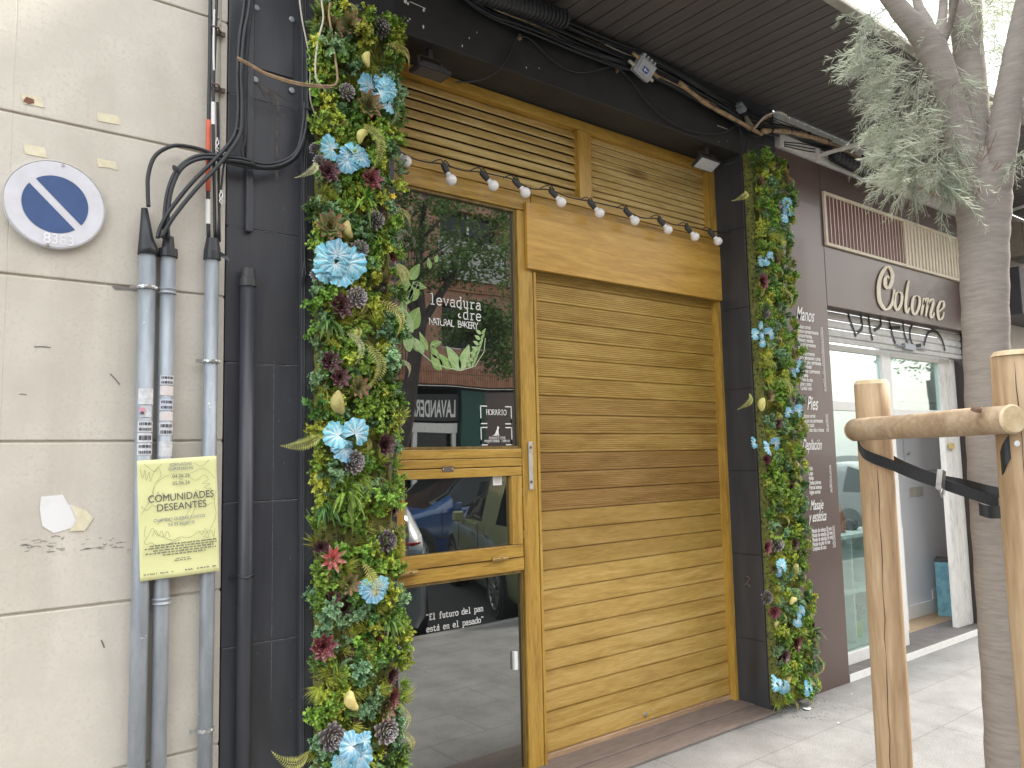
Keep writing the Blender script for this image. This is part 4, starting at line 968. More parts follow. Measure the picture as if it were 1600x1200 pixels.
KM = {
 'g1': leafmat('leaf_fresh_green', (.22, .34, .055), (.12, .22, .03)),
 'g2': leafmat('leaf_deep_green', (.11, .20, .045), (.055, .12, .03)),
 'g3': leafmat('leaf_grey_green', (.22, .34, .17), (.14, .23, .11)),
 'g4': leafmat('leaf_yellow_green', (.40, .42, .06), (.24, .29, .04)),
 'g5': leafmat('leaf_blue_green', (.24, .38, .20), (.14, .25, .13)),
 'red': leafmat('rosette_red', (.17, .045, .045), (.10, .025, .028), edge=(.34, .13, .13), spec=.5, rough=.4),
 'dark': leafmat('rosette_dark', (.10, .045, .050), (.06, .025, .03), edge=(.20, .10, .10), spec=.5, rough=.4),
 'pink': leafmat('rosette_pink', (.50, .07, .08), (.35, .12, .10), edge=(.48, .42, .34), spec=.4),
 'rg': leafmat('rosette_green_red', (.16, .20, .07), (.12, .15, .05), edge=(.40, .09, .10), spec=.4),
 'fern': leafmat('fern_olive', (.44, .42, .13), (.30, .29, .08), tone=.35),
 'fernp': leafmat('fern_pale', (.48, .46, .27), (.34, .33, .17), tone=.3),
 'blue': leafmat('blue_leaf', (.24, .56, .68), (.15, .43, .58), edge=(.80, .88, .90), rough=.5, trans=.2),
 'cone': leafmat('cone_grey', (.17, .14, .13), (.10, .085, .08), edge=(.42, .39, .40), trans=0),
 'pod': leafmat('pod_yellow', (.50, .45, .17), (.34, .29, .09), trans=0, scale=24, tone=.05),
 'moss': leafmat('moss_tuft', (.36, .37, .06), (.22, .25, .04), tone=.5),
}
PROTO = {}
def proto(key, name, mb, mat):
    me = bpy.data.meshes.new(name); me.from_pydata(mb.v, [], mb.f); at = me.attributes.new('tone', 'FLOAT', 'POINT'); at.data.foreach_set('value', mb.t)
    me.polygons.foreach_set('use_smooth', [key in ('pod', 'fan') or name == 'fern_frond']*len(me.polygons)); me.materials.append(KM[mat]); me.update()
    PROTO.setdefault(key, []).append((name, me))
for k in range(3): proto('b1', 'boxwood_tuft', bush(.075, 19, 6, .020, .012), 'g1')
for k in range(2): proto('b1', 'lime_leaf_tuft', bush(.07, 18, 6, .019, .012), 'g4')
for k in range(2): proto('b1', 'clover_tuft', bush(.07, 18, 6, .016, .013, whorl=4), 'g1')
for k in range(3): proto('b2', 'dark_shrub_tuft', bush(.080, 17, 6, .026, .011, whorl=3), 'g2')
for k in range(2): proto('b3', 'sedum_tuft', bush(.065, 19, 6, .015, .008, whorl=5), 'g3')
for k in range(2): proto('b3', 'blue_green_tuft', bush(.060, 19, 6, .014, .009, whorl=5), 'g5')
for k in range(3): proto('sp', 'spiky_tuft', spiky(24, .085, .012), 'g2')
for k in range(2): proto('sp', 'spiky_tuft', spiky(22, .095, .011), 'g1')
for k in range(2): proto('sp2', 'fine_grass_tuft', spiky(60, .07, .004, 1.4, .5), 'g4')
for k in range(2): proto('sp2', 'moss_tuft', spiky(70, .06, .005, 1.4, .4), 'moss')
proto('r1', 'red_rosette', rosette(5, .062, .040), 'red'); proto('r1', 'red_rosette', rosette(5, .055, .034, .9), 'rg')
proto('r2', 'dark_rosette', rosette(5, .05, .034), 'dark'); proto('r3', 'pink_rosette', rosette(3, .058, .020, .2), 'pink')
for k in range(3): proto('fe', 'fern_frond', fern(.19, .062, curl=.2+.2*k), 'fern')
proto('fe', 'fern_frond', fern(.17, .045, curl=.5), 'fernp')
proto('co', 'pine_cone', cone(), 'cone'); proto('pod', 'yellow_pod', pod(.019, .033), 'pod'); proto('pod', 'yellow_pod', pod(.021, .040), 'pod')
for k in range(4): proto('fan', 'blue_leaf', fan(.066, k), 'blue')

mossm = M('moss_mat', (.20, .205, .045), (.10, .105, .030), rough=.95, scale=28, bump=1, bscale=70, speck=((.04, .04, .02), 60, .58))
CNT = {}
def put(par, key, loc, s=1.0, roll=None, tilt=(0, 0), var=None, dens=False):
    name, me = gr.choice(PROTO[key]) if var is None else PROTO[key][var % len(PROTO[key])]
    CNT[(par.name, name)] = CNT.get((par.name, name), 0)+1
    if CNT[(par.name, name)] > 99: return None
    o = bpy.data.objects.new(name, me); col.objects.link(o); o.parent = par
    o.location = Vector(loc)-OFF[par.name]
    r_ = gr.uniform(0, 2*PI) if roll is None else roll
    o.matrix_local = Matrix.Translation(o.location) @ Matrix.Rotation(tilt[1], 4, 'Z') @ Matrix.Rotation(tilt[0], 4, 'X') @ Matrix.Rotation(r_, 4, 'Y') @ Matrix.Scale(s, 4)
    return o
def garden(nm_label, x0, x1, z0, z1, YF, blues, extra, holes, seed, n, fine=1.0, md=.0255):
    gr.seed(seed)
    t = thing('vertical_garden', nm_label, 'plant panel', ((x0+x1)/2, 0, z0), 'artificial plant panels on the black pillars')
    mb = MB(); nz = int((z1-z0)/.03); nxx = 12; vs = []
    for j in range(nz+1):
        for i in range(nxx+1):
            u = i/nxx; v = j/nz; yb = YF+.012*math.sin(u*9+v*31)*sin(v*47+u*5)+gr.uniform(-.006, .006)
            if i in (0, nxx): yb = YF+.03
            vs.append(Vector((x0+(x1-x0)*u+(gr.uniform(-.006, .006) if i in (0, nxx) else 0), yb, z0+(z1-z0)*v)))
    mb.add(vs, [(j*(nxx+1)+i, j*(nxx+1)+i+1, (j+1)*(nxx+1)+i+1, (j+1)*(nxx+1)+i) for j in range(nz) for i in range(nxx)])
    mb.box(x0+.004, x1-.004, YF+.025, -.002, z0, z1); mb.build('moss_backing', mossm, t)
    def free(x, z, d=.05):
        for (hx, hz, hw, hh) in holes:
            if abs(x-hx) < hw and abs(z-hz) < hh: return False
        return True
    # feature pieces at their places
    for (key, a, b, s, roll, tx, ty, out) in blues+extra:
        v = P(a, b, YF-out); put(t, key, v, s, roll, (tx, ty), None)
    pts = []
    tries = 0; W_ = x1-x0
    while len(pts) < n and tries < n*60:
        tries += 1; x = gr.uniform(x0-.004, x1+.004+(.03 if x0 > 4 else 0)*(1.2-.5*abs((z0+z1)/2-1.1))); z = gr.uniform(z0+.02, z1-.0)
        if not free(x, z): continue
        if any((x-a)**2+(z-b)**2 < md**2 for a, b in pts): continue
        pts.append((x, z))
    kinds = ['b1']*38+['b2']*9+['b3']*12+['sp']*9+['sp2']*30+['r1']*2+['r2']*3+['fe']*6+['co']*2+['pod']*1
    for (x, z) in pts:
        # neighbouring plants tend to be of one kind
        h = math.sin(x*13+z*7.3+seed)+math.sin(z*11.7-x*5); kk = gr.choice(kinds)
        if h > .9 and gr.random() < .6: kk = 'b1'
        if h < -.9 and gr.random() < .6: kk = gr.choice(('b3', 'sp2'))
        s = fine*gr.uniform(.60, .95)*{'sp': .85, 'fe': .75, 'sp2': .95}.get(kk, 1.0)
        ed = (x-(x0+x1)/2)/(W_/2)
        roll = gr.uniform(.2, 1.9) if kk == 'fe' else None
        if kk == 'pod': roll = gr.uniform(-.6, .6)
        put(t, kk, (x, YF-gr.uniform(.0, .03)*(1.6 if x0 > 4 else 1), z), s, roll, (gr.uniform(-.4, .25), ed*.55 if kk != 'fe' else gr.uniform(-.2, .3)))
    return t
# (kind, photo x, photo y, scale, roll, tilt x, tilt z, how far out)
BL = []
def cluster(a, b, lst, out=.07):
    lst = lst+[(sum(q[0] for q in lst)/len(lst), sum(q[1] for q in lst)/len(lst), lst[0][2]*.7, gr.uniform(0, 6))]
    for (da, db, s, roll) in lst: BL.append(('fan', a+da, b+db, s, roll, gr.uniform(-.35, .1), gr.uniform(-.3, .3), out+gr.uniform(-.012, .012)))
cluster(588, 140, [(-12, 0, .95, -.7), (12, 2, .85, .8), (8, -14, .75, 2.6), (-6, 22, .6, 3.4), (16, 26, .6, 2.8)])
cluster(540, 240, [(-24, -6, .9, -1.2), (10, 4, .95, 1.4), (0, 14, .8, 3.0), (22, 8, .7, 2.2)])
cluster(528, 415, [(-14, -6, 1.15, -1.0), (12, -2, 1.25, 1.0), (0, 12, 1.0, 3.1), (-2, -14, 1.0, .1), (-22, 8, .8, -2.4)], .08)
cluster(535, 690, [(-8, -8, .95, -1.4), (18, -12, .95, .6), (0, 12, .9, 3.4)])
cluster(582, 920, [(-10, 0, .55, -.9), (0, 4, .75, 3.0), (10, -2, .7, .8)])
cluster(550, 1172, [(-2, -6, .9, -1.2), (8, 6, .95, 2.6), (-18, 12, .8, 2.9), (16, -14, .6, .9)], .09)
EX = [('r1', 520, 45, 1.0, 0, 0, 0, .05), ('r1', 545, 40, 1.1, 1, 0, 0, .06), ('co', 590, 45, 1.2, 0, 0, .5, .06), ('b3', 515, 75, 1.2, 0, 0, 0, .05), ('b1', 562, 58, 1.2, 0, 0, 0, .05), ('pod', 570, 95, 1.0, 0, 0, 0, .07), ('fe', 600, 70, .8, .2, 0, .2, .08),
 ('r1', 575, 165, 1.25, 0, 0, 0, .08), ('co', 540, 145, .95, 0, 0, 0, .06), ('pod', 562, 215, 1.05, .5, 0, 0, .08), ('fe', 565, 195, 1.1, .95, 0, .1, .08), ('r2', 512, 268, 1.1, 0, 0, 0, .07), ('fe', 492, 255, .8, 1.9, 0, 0, .06), ('r1', 580, 280, .9, 0, 0, 0, .06),
 ('sp', 570, 315, 1.1, 0, 0, 0, .06), ('co', 583, 345, 1.1, 0, 0, .3, .06), ('r1', 515, 355, 1.25, 0, 0, -.2, .07), ('pod', 540, 360, 1.1, -.3, 0, 0, .07), ('r1', 600, 440, .9, 0, 0, .4, .05), ('co', 560, 390, 1.05, 0, 0, 0, .05), ('co', 555, 465, 1.2, 0, 0, 0, .06), ('r2', 532, 478, 1.2, 0, 0, 0, .06),
 ('sp', 510, 500, 1.2, 0, 0, 0, .07), ('fe', 590, 470, 1.0, .6, 0, .3, .08), ('fe', 570, 540, 1.1, 1.0, 0, .1, .07), ('r2', 515, 565, 1.0, 0, 0, 0, .06), ('r2', 530, 590, 1.0, 0, 0, 0, .06), ('r1', 560, 605, .95, 0, 0, 0, .07), ('pod', 525, 630, 1.2, -.2, 0, 0, .08), ('b3', 605, 560, 1.1, 0, 0, .4, .05), ('fe', 540, 520, .9, .8, 0, 0, .07),
 ('r2', 600, 695, 1.2, 0, 0, .3, .06), ('co', 548, 722, 1.35, 0, 0, 0, .06), ('fe', 500, 680, .9, 2.5, 0, -.2, .08), ('b3', 515, 740, 1.2, 0, 0, 0, .05), ('sp', 540, 770, 1.4, 0, 0, 0, .06), ('sp', 505, 790, 1.1, 0, 0, 0, .06), ('b1', 595, 785, 1.2, 0, 0, .2, .05), ('co', 600, 845, 1.2, 0, 0, .3, .06),
 ('r3', 519, 873, 1.05, 0, 0, 0, .05), ('r1', 545, 912, .9, 0, 0, 0, .06), ('r2', 520, 935, .8, 0, 0, 0, .05), ('fe', 565, 880, .9, 1.1, 0, 0, .06), ('sp', 605, 965, 1.1, 0, 0, .4, .05), ('r1', 505, 1010, .95, 0, 0, -.2, .06), ('b3', 515, 955, 1.2, 0, 0, 0, .06), ('b3', 560, 1045, 1.1, 0, 0, 0, .05), ('pod', 545, 1093, 1.25, -.4, 0, 0, .08),
 ('r1', 600, 1105, 1.1, 0, 0, .3, .07), ('r1', 612, 1090, .8, 0, 0, .5, .07), ('co', 515, 1150, 1.4, 0, 0, 0, .06), ('co', 600, 1140, 1.4, 0, 0, 0, .06), ('fe', 480, 1175, .9, 2.8, 0, 0, .06), ('fe', 620, 1100, .7, 1.3, 0, .6, .07)]
ZB = [-.1]
HO = [(1.57, P(585, 745, -.05).z, .08, .035), (1.40, P(520, 835, -.05).z, .07, .045), (1.63, P(600, 470, -.05).z, .03, .03), (1.48, P(555, 880, -.05).z, .03, .03)]
gl = garden('left tall panel of artificial succulents, ferns and blue leaves between black pillar and window', 1.30, 1.665, .02, 3.55, -.05, BL, EX, HO, 5, 760, 1.0, .0245)
mb = MB(); mb.box(1.30, 1.70, -.012, -.002, 3.551, 3.568); o = mb.build('edge_strip', white, gl)
# one small yellow flower at the right edge
gr.seed(2); mb = MB(); v = P(614, 307, -.1)
for k in range(5):
    a = k*1.257; leaf(mb, v, Vector((cos(a), -.4, sin(a))), Vector((0, -1, 0)), .017, .012, 0, 2, tone=.6)
mb.build('yellow_flower', M('petal', (.75, .48, .02), rough=.5), gl)
BL = []
cluster(1228, 328, [(0, -8, .7, .4), (-3, 10, .7, 3.0), (3, 2, .65, 1.2)])
cluster(1195, 405, [(-8, 4, .6, -1.2), (8, -2, .6, .5), (0, 4, .5, 3)])
cluster(1190, 525, [(-10, -2, .65, -1.2), (10, -2, .7, .9), (0, 8, .6, 3.1), (-2, -14, .5, 0)])
cluster(1242, 578, [(-2, 2, .6, 3), (6, -6, .55, .4)])
cluster(1237, 645, [(-6, 0, .6, -.9), (8, -2, .75, .9)])
cluster(1195, 692, [(-18, 0, .6, -1.5), (14, 2, .7, 1), (2, 8, .7, 3)])
cluster(1220, 885, [(0, 0, .7, .6), (-4, 8, .5, 3)]); cluster(1248, 962, [(2, -6, .6, .3), (-4, 8, .6, 2.8)])
cluster(1215, 1068, [(-6, 0, .8, -1.2), (8, 4, .7, 2.6)]); cluster(1262, 1072, [(0, 0, .7, 1.0), (-4, 6, .6, 3)])
EX = [('r1', 1185, 285, 1.0, 0, 0, 0, .05), ('r1', 1225, 275, 1.0, 0, 0, .4, .05), ('fe', 1165, 300, .8, 2.2, 0, -.3, .06), ('sp', 1185, 325, 1.2, 0, 0, 0, .06), ('r1', 1190, 440, 1.0, 0, 0, 0, .06), ('r1', 1212, 405, .8, 0, 0, .2, .06), ('fe', 1215, 450, 1.0, .7, 0, .3, .06), ('co', 1192, 490, 1.0, 0, 0, 0, .05), ('r1', 1200, 618, .9, 0, 0, 0, .06),
 ('pod', 1186, 632, 1.1, .3, 0, 0, .06), ('fe', 1170, 615, .8, 2.2, 0, -.2, .05), ('fe', 1215, 590, .9, .8, 0, 0, .06), ('b1', 1230, 780, 1.3, 0, 0, 0, .05), ('b1', 1205, 770, 1.2, 0, 0, 0, .05), ('co', 1210, 850, 1.3, 0, 0, 0, .05), ('r1', 1197, 855, .8, 0, 0, 0, .05), ('pod', 1240, 888, 1.0, 0, 0, 0, .06), ('co', 1195, 933, 1.1, 0, 0, -.2, .05), ('pod', 1235, 938, 1, 1.2, 0, 0, .06), ('r1', 1243, 1005, .9, 0, 0, 0, .06), ('r2', 1225, 1025, 1, 0, 0, 0, .05), ('sp', 1270, 990, 1.1, 0, 0, .4, .05), ('fe', 1270, 1020, .9, 1.5, 0, .4, .05), ('r2', 1240, 850, 1, 0, 0, 0, .05)]
garden('right plant panel of green moss, ferns and small blue leaves beside the brown shop', 4.31, 4.665, .04, 3.56, -.05, BL, EX, [], 17, 800, .88, .0235)
# ================================================================== CABLES ON THE LEFT
def cab(name, pts, Y, r, mat, label, cat='cable', group=None, n=6, par=None):
    mb = MB(); mb.tube(pxline(pts, Y, n), r, 8); o = mb.build(name, mat, par, smooth=True)
    if label: tag(o, label, cat, group)
    return o
CG = 'black cables looping round the top of the grey pipes'
cab('cable', [(232, 323), (231, 300), (232, 272), (243, 243), (270, 228), (300, 230), (326, 238), (345, 250), (375, 258), (400, 262), (435, 262), (462, 246), (476, 215), (480, 170), (480, 120), (479, 80)], -.055, .0075, cable, 'thick black cable arching highest over the pipes from the tapered boot', group=CG)
for k, off in enumerate((0, 5)):
    cab('cable', [(258+off, 372), (257+off, 340), (262+off, 300), (275+off, 268), (298, 248+off), (322, 242+off), (350, 245+off), (378, 248+off), (410, 256+off), (438, 253+off), (462, 238+off), (472+off, 205), (476+off, 160)], -.06-.006*k, .0075, cable, ('outer' if k == 0 else 'inner')+' cable of the close pair rising from the middle grey pipe', group=CG)
cab('cable', [(246, 372), (252, 352), (268, 325), (300, 285), (330, 255), (355, 228), (368, 205), (372, 170), (371, 120), (374, 60), (380, 20), (385, -30)], -.07, .0075, cable, 'black cable crossing diagonally in front, from the pipes up the pillar', group=CG)
cab('cable', [(252, 371), (272, 338), (305, 297), (338, 262), (362, 232), (376, 205), (378, 160), (377, 110), (381, 55), (388, 18), (394, -30)], -.078, .0075, cable, 'second diagonal cable lying tight below the first on the black pillar', group=CG)
cab('cable', [(382, 250), (378, 235), (383, 215), (383, 160), (384, 110), (388, 60), (394, 10), (398, -30)], -.045, .006, cable, 'black cable dropping straight down the pillar beside the flat conduit', group=CG)
mb = MB()
for (a, b) in ((373, 205), (275, 265), (395, 258), (482, 172)):
    v = P(a, b, -.066); mb.lathe([(.016, -.004), (.019, 0), (.016, .004)], v, (.4, 0, 1) if a != 275 else (1, 0, .8), 12)
o = mb.build('cable_tie', darkpl); tag(o, 'black ties binding the looping cables together', 'cable tie')
# long black cables down the right edge of the pillar
PG = 'thin black cables running down the right edge of the black pillar'
cab('wire', [(466, -30), (468, 10), (476, 45), (486, 90), (489, 130), (487, 170), (481, 220), (478, 300), (478, 380), (474, 420), (472, 436)], -.045, .0045, cable, 'black wire weaving down beside the plant panel, frayed at its lower end', group=PG)
cab('wire', [(474, -30), (474, 20), (482, 60), (489, 110), (490, 165), (482, 200), (476, 250), (475, 330), (476, 400), (478, 432)], -.05, .004, cable, 'second black wire twisted with the first at the pillar edge', group=PG)
o = cab('wire', [(467, -10), (472, 30), (480, 70), (485, 100), (484, 140), (486, 160), (492, 178), (498, 186), (502, 195)], -.06, .0035, cablewhite, 'short white wire with a bare black tip hanging at the left panel top', 'cable')
mb = MB()
for k, (a, b) in enumerate(((469, 446), (474, 448), (478, 445), (471, 444))): mb.tube(pxline([(474+k, 430), (472+k, 438), (a, b)], -.047, 3), .0016, 5)
o = mb.build('frayed_end', cable); tag(o, 'frayed bare wire ends dangling in front of the pillar profile', 'cable')
cab('tan_cable', [(371, 90), (388, 99), (415, 114), (455, 127), (492, 133), (518, 134), (527, 126), (525, 100), (518, 50), (514, 22), (516, 5)], -.13, .0048, cabletan, 'stiff tan double cable sticking out leftwards across the black pillar', 'cable')
cab('tan_cable', [(373, 93), (390, 102), (417, 117), (456, 130), (492, 136), (519, 137)], -.128, .0042, cabletan, 'lower strand of the stiff tan cable across the black pillar', 'cable')
cab('white_cable', [(502, 134), (494, 122), (493, 95), (498, 60), (505, 30), (503, 5), (500, -20)], -.12, .0042, cablewhite, 'white cable loop hanging in front of the top of the left plant panel', 'cable')
# thin tubes above the right-hand grey pipe
x = pipeX[2]
t = thing('riser_cable', 'dark riser with orange sleeve above the grey pipe beside the pillar', 'cable', (x, -.03, P(331, 376, -.03).z))
mb = MB(); mb.tube(pxline([(326, 378), (325, 300), (326, 190), (328, 90), (329, -30)], -.035, 3), .0075, 8); mb.build('cable', cable, t, smooth=True)
mb = MB(); mb.tube(pxline([(325.2, 299), (325.4, 245), (325.8, 188)], -.035, 3), .0092, 10); mb.build('orange_sleeve', orange, t, smooth=True)
mb = MB(); mb.tube(pxline([(325, 350), (325, 312)], -.035, 2), .0090, 10); mb.build('clear_tape', white, t)
mb = MB(); mb.tube(pxline([(336, 376), (335, 300), (333, 200), (334, 120), (337, 40), (340, -30)], -.04, 3), .0062, 8); mb.build('thin_cable', cable, t, smooth=True)
mb = MB(); mb.tube(pxline([(333.2, 195), (333, 160)], -.04, 2), .0078, 8); mb.tube(pxline([(334.2, 110), (333.8, 60), (335, 15)], -.045, 3), .0035, 6); mb.build('white_label', white, t)
mb = MB(); mb.tube(pxline([(343, 378), (342, 300), (341, 220), (340, 160)], -.03, 3), .005, 6); mb.tube(pxline([(352, 240), (345, 300), (340, 372)], -.05, 3), .004, 6); mb.build('side_wire', cable, t, smooth=True)
mb = MB()
for (a, b) in ((338, 215), (344, 297)):
    mb.tube(pxline([(a, b), (a+4, b+8), (a-1, b+16), (a+3, b+22)], -.055, 3), .0022, 5); mb.tube(pxline([(a+2, b), (a-1, b+10), (a+4, b+18)], -.056, 3), .002, 5)
mb.build('twisted_wire', white, t)
for i, yy in enumerate((52, 140)):
    v = P(344, yy, -.012); mb = MB(); mb.box(v.x-.03, v.x+.02, -.014, -.001, v.z-.008, v.z+.008); mb.tube([(v.x-.045, -.045, v.z), (v.x-.02, -.05, v.z), (v.x+.0, -.014, v.z)], .004, 6); mb.build('wall_bracket', rustm, t)

# ================================================================== OVERHEAD CABLE RUN
oc = thing('cable_bundle', 'sagging run of many black and tan cables under the canopy above the beam', 'cables', P(900, 30, -.04))
rr = random.Random(8)
base = [(560, -120), (640, -70), (700, -28), (760, 15), (830, 42), (900, 72), (960, 96), (1010, 112), (1070, 142), (1130, 175), (1170, 198), (1200, 205), (1240, 212), (1300, 232)]
for k in range(30):
    o1 = rr.uniform(-38, 8); am = rr.uniform(2, 8); ph = rr.uniform(0, 6); fr_ = rr.uniform(.004, .013)
    pts = [(a, b+o1*max(.35, 1-(a-560)/1100)+am*sin(a*fr_+ph), -.012-.05*rr.random()-.0) for a, b in base[:14-rr.randint(0, 3)]]
    mt_ = cablewhite if k == 6 else cabletan if k in (12, 21) else cable
    mb = MB(); mb.tube(pxline(pts, -.04, 5), rr.choice((.004, .005, .007, .009)), 6); mb.build('cable', mt_, oc, smooth=True)
mb = MB(); mb.tube(pxline([(700, -45, -.10), (760, -6, -.10), (830, 28, -.10), (900, 60, -.09), (990, 98, -.07), (1060, 128, -.05), (1120, 150, -.03), (1200, 195, -.02), (1336, 238, -.02)], -.06, 5), .0035, 6); mb.build('cable', cable, oc, smooth=True)
for k in range(4):
    mb = MB(); mb.tube(pxline([(940, 72+k*3, -.02), (1010, 100+k*3, -.02), (1080, 126+k*3.4, -.015), (1160, 165+k*3.6, -.015), (1260, 205+k*4, -.015), (1340, 244+k*3, -.015)], -.02, 4), .0028, 5); mb.build('cable', cable, oc, smooth=True)
mb = MB(); mb.tube(pxline([(1060, 128, -.06), (1085, 148, -.07), (1110, 166, -.07), (1140, 182, -.07), (1172, 200, -.07), (1190, 210, -.05)], -.06, 5), [.014+.002*sin(i) for i in range(26)], 10); mb.build('tan_sheath', cabletan, oc, smooth=True)
mb = MB(); mb.tube(pxline([(1190, 205, -.07), (1225, 205, -.08), (1260, 212, -.08), (1300, 225, -.08), (1340, 247, -.08), (1380, 270, -.08), (1430, 292, -.08), (1480, 310, -.08), (1530, 326, -.08), (1570, 332, -.08)], -.06, 6), [.017+.0035*sin(i*1.3) for i in range(55)], 10); mb.build('tan_sheath', cabletan, oc, smooth=True)
mb = MB()
for k in range(12):
    a = 1205+k*29; b = 205 if a < 1250 else 205+(a-1250)*.38; v = P(a, b, -.08); mb.lathe([(.021, -.004), (.023, 0), (.021, .004)], v, (1, 0, -.35), 10)
mb.build('tie', cable, oc)
mb = MB()
for k in range(3): mb.tube(pxline([(1225, 222+k*3, -.03), (1260, 226+k*5, -.03), (1300, 236+k*3, -.03), (1350, 262, -.04)], -.03, 5), .005, 6)
mb.build('cable', cable, oc, smooth=True)
for (pts, r_) in (([(1180, 200, -.09), (1195, 182, -.12), (1215, 175, -.12), (1228, 180, -.12), (1230, 187, -.12)], .006), ([(1175, 203, -.08), (1190, 188, -.1), (1205, 180, -.1)], .007)):
    mb = MB(); mb.tube(pxline(pts, -.1, 5), r_, 8); mb.build('loose_end', cablewhite if r_ == .006 else cabletan, oc, smooth=True)
for pts in ([(1175, 205), (1180, 222), (1190, 226), (1192, 215), (1184, 205)], [(1172, 205), (1168, 220), (1163, 236)], [(1163, 196), (1172, 210), (1185, 214)], [(1150, 190), (1160, 215), (1158, 235), (1150, 252), (1130, 258)], [(1146, 180), (1165, 182), (1178, 176), (1186, 186)]):
    mb = MB(); mb.tube(pxline(pts, -.05, 6), .003, 6); mb.build('tangled_wire', cable, oc, smooth=True)
mb = MB(); v = P(1158, 168, -.08); M4 = Matrix.Translation(v) @ Matrix.Rotation(.5, 4, 'Y'); mb.box(-.035, .035, -.02, .02, -.015, .015, M4); mb.box(-.02, .02, -.022, .018, -.035, -.012, M4); mb.build('cable_clip', galv, oc, bevel=.003)
mb = MB(); v = P(1172, 190, -.09); mb.add([v+Vector((-.03, 0, .035)), v+Vector((.045, 0, -.02)), v+Vector((-.02, .0, -.03)), v+Vector((-.03, .02, .035)), v+Vector((.045, .02, -.02)), v+Vector((-.02, .02, -.03))], [(0, 1, 2), (5, 4, 3), (0, 3, 4, 1), (1, 4, 5, 2), (2, 5, 3, 0)]); mb.build('metal_bracket', M('brk', (.22, .19, .14), rough=.6), oc)
# drooping thin cable
cab('drooping_cable', [(712, 128, .02), (745, 126, .0), (775, 112, -.01), (795, 85, -.015), (806, 60, -.02), (818, 57, -.02), (832, 64, -.02), (858, 90, -.02), (885, 108, -.02), (915, 113, -.02), (950, 105, -.02), (964, 106, -.02), (985, 125, -.02), (1010, 158, -.02), (1040, 185, -.02), (1080, 205, -.02), (1125, 208, -.02), (1150, 195, -.03), (1165, 190, -.04)], -.02, .0048, cable, 'thin black cable drooping in three swags across the black beam')
for (a, b, lb) in ((813, 57, 'small pale clip at the left peak of the drooping cable'), (965, 108, 'small pale clip at the drooping cable peak beside the junction box')):
    mb = MB(); v = P(a, b, -.012); mb.box(v.x-.006, v.x+.006, -.016, 0, v.z-.016, v.z+.012)
    o = mb.build('cable_clip', cabletan); tag(o, lb, 'clip', 'clips holding the drooping cable')
# splice closures
def closure(p0, p1, Y, r, label, rings):
    a, b = P(*p0, Y), P(*p1, Y); d = (b-a); t = thing('splice_closure', label, 'cable closure', a.lerp(b, .5), 'ribbed black splice closures')
    L = d.length; prof = []
    mb = MB(); mb.lathe([(r*.5, 0), (r*.86, .01), (r*.9, L*.5), (r*.86, L-.01), (r*.5, L)], a, d, 18); mb.build('body', cable, t, smooth=True)
    mb = MB()
    for k in range(rings):
        z = .02+(L-.04)*k/(rings-1); mb.lathe([(r*.88, z-.0045), (r, z-.002), (r, z+.002), (r*.88, z+.0045)], a, d, 18)
    mb.build('ribs', darkpl, t)
    return t
closure((742, -14), (884, 32), -.12, .052, 'ribbed black cable splice closure at the top beneath the canopy', 22)
closure((1302, 242), (1368, 276), -.09, .050, 'ribbed black splice closure with a pale strap above the brown shop', 12)
mb = MB(); v = P(1337, 259, -.09); mb.lathe([(.0505, -.006), (.0535, 0), (.0505, .006)], v, (1, 0, -.3), 18); o = mb.build('pale_strap', white); tag(o, 'pale strap round the splice closure over the brown shop', 'strap')
# junction box
v = P(1005, 108, -.10); jb = thing('junction_box', 'small grey splitter box with a blue sticker hanging in the cable run', 'junction box', v)
M4 = Matrix.Translation(v) @ Matrix.Rotation(.35, 4, 'Y') @ Matrix.Rotation(.55, 4, 'X') @ Matrix.Scale(1.15, 4)
grey = M('box_grey', (.46, .47, .49), (.38, .39, .41), rough=.5, scale=40)
mb = MB(); mb.box(-.055, .055, -.02, .02, -.04, .045, M4); mb.build('housing', grey, jb, bevel=.006)
mb = MB(); mb.box(-.045, .045, -.027, -.0205, -.032, .036, M4); mb.build('lid', grey, jb, bevel=.003)
mb = MB(); mb.box(-.017, .017, -.0285, -.0272, -.016, .008, M4); o = mb.build('blue_sticker', M('blue_label', (.03, .09, .35), rough=.4), jb)
mb = MB(); mb.box(-.010, -.001, -.0295, -.0286, -.010, .002, M4); mb.box(.002, .011, -.0295, -.0286, -.007, -.001, M4); mb.build('print', lettering, o)
for (dx, dz, L, mt_) in ((-1, .025, .05, cabletan), (-1, -.015, .045, cablewhite), (1, .02, .05, cabletan), (1, -.012, .03, cablewhite)):
    mb = MB(); x0 = dx*.055; mb.lathe([(.012, 0), (.013, .01), (.009, .012), (.010, L)], M4 @ Vector((x0, 0, dz)), M4.to_3x3() @ Vector((dx, 0, 0)), 10); mb.build('gland', mt_, jb, smooth=True)
mb = MB()
for k in range(4): mb.box(-.045+k*.025, -.035+k*.025, -.012, .012, .045, .06, M4)
mb.build('lug', grey, jb)

# ================================================================== BROWN SHOP
bs = thing('salon_storefront', 'glossy brown laminate salon front with cream Colome lettering and price columns', 'shop front', (4.70, 0, 0))
XP = 5.252; XR = 7.64; XE2 = 7.90
mb = MB(); mb.box(4.704, XP-.002, 0, .30, -.005, 3.70); pnl = mb.build('brown_panel', brown, bs, bevel=.003)
mb = MB(); mb.box(XP+.002, XE2, 0, .12, 2.645, 3.70); mb.build('brown_header', brown, bs, bevel=.003)
mb = MB(); mb.box(XR, XE2, 0, .20, 0, 2.643); mb.build('brown_pilaster', M('brown_dark', (.055, .042, .040), rough=.4, scale=4), bs, bevel=.003)
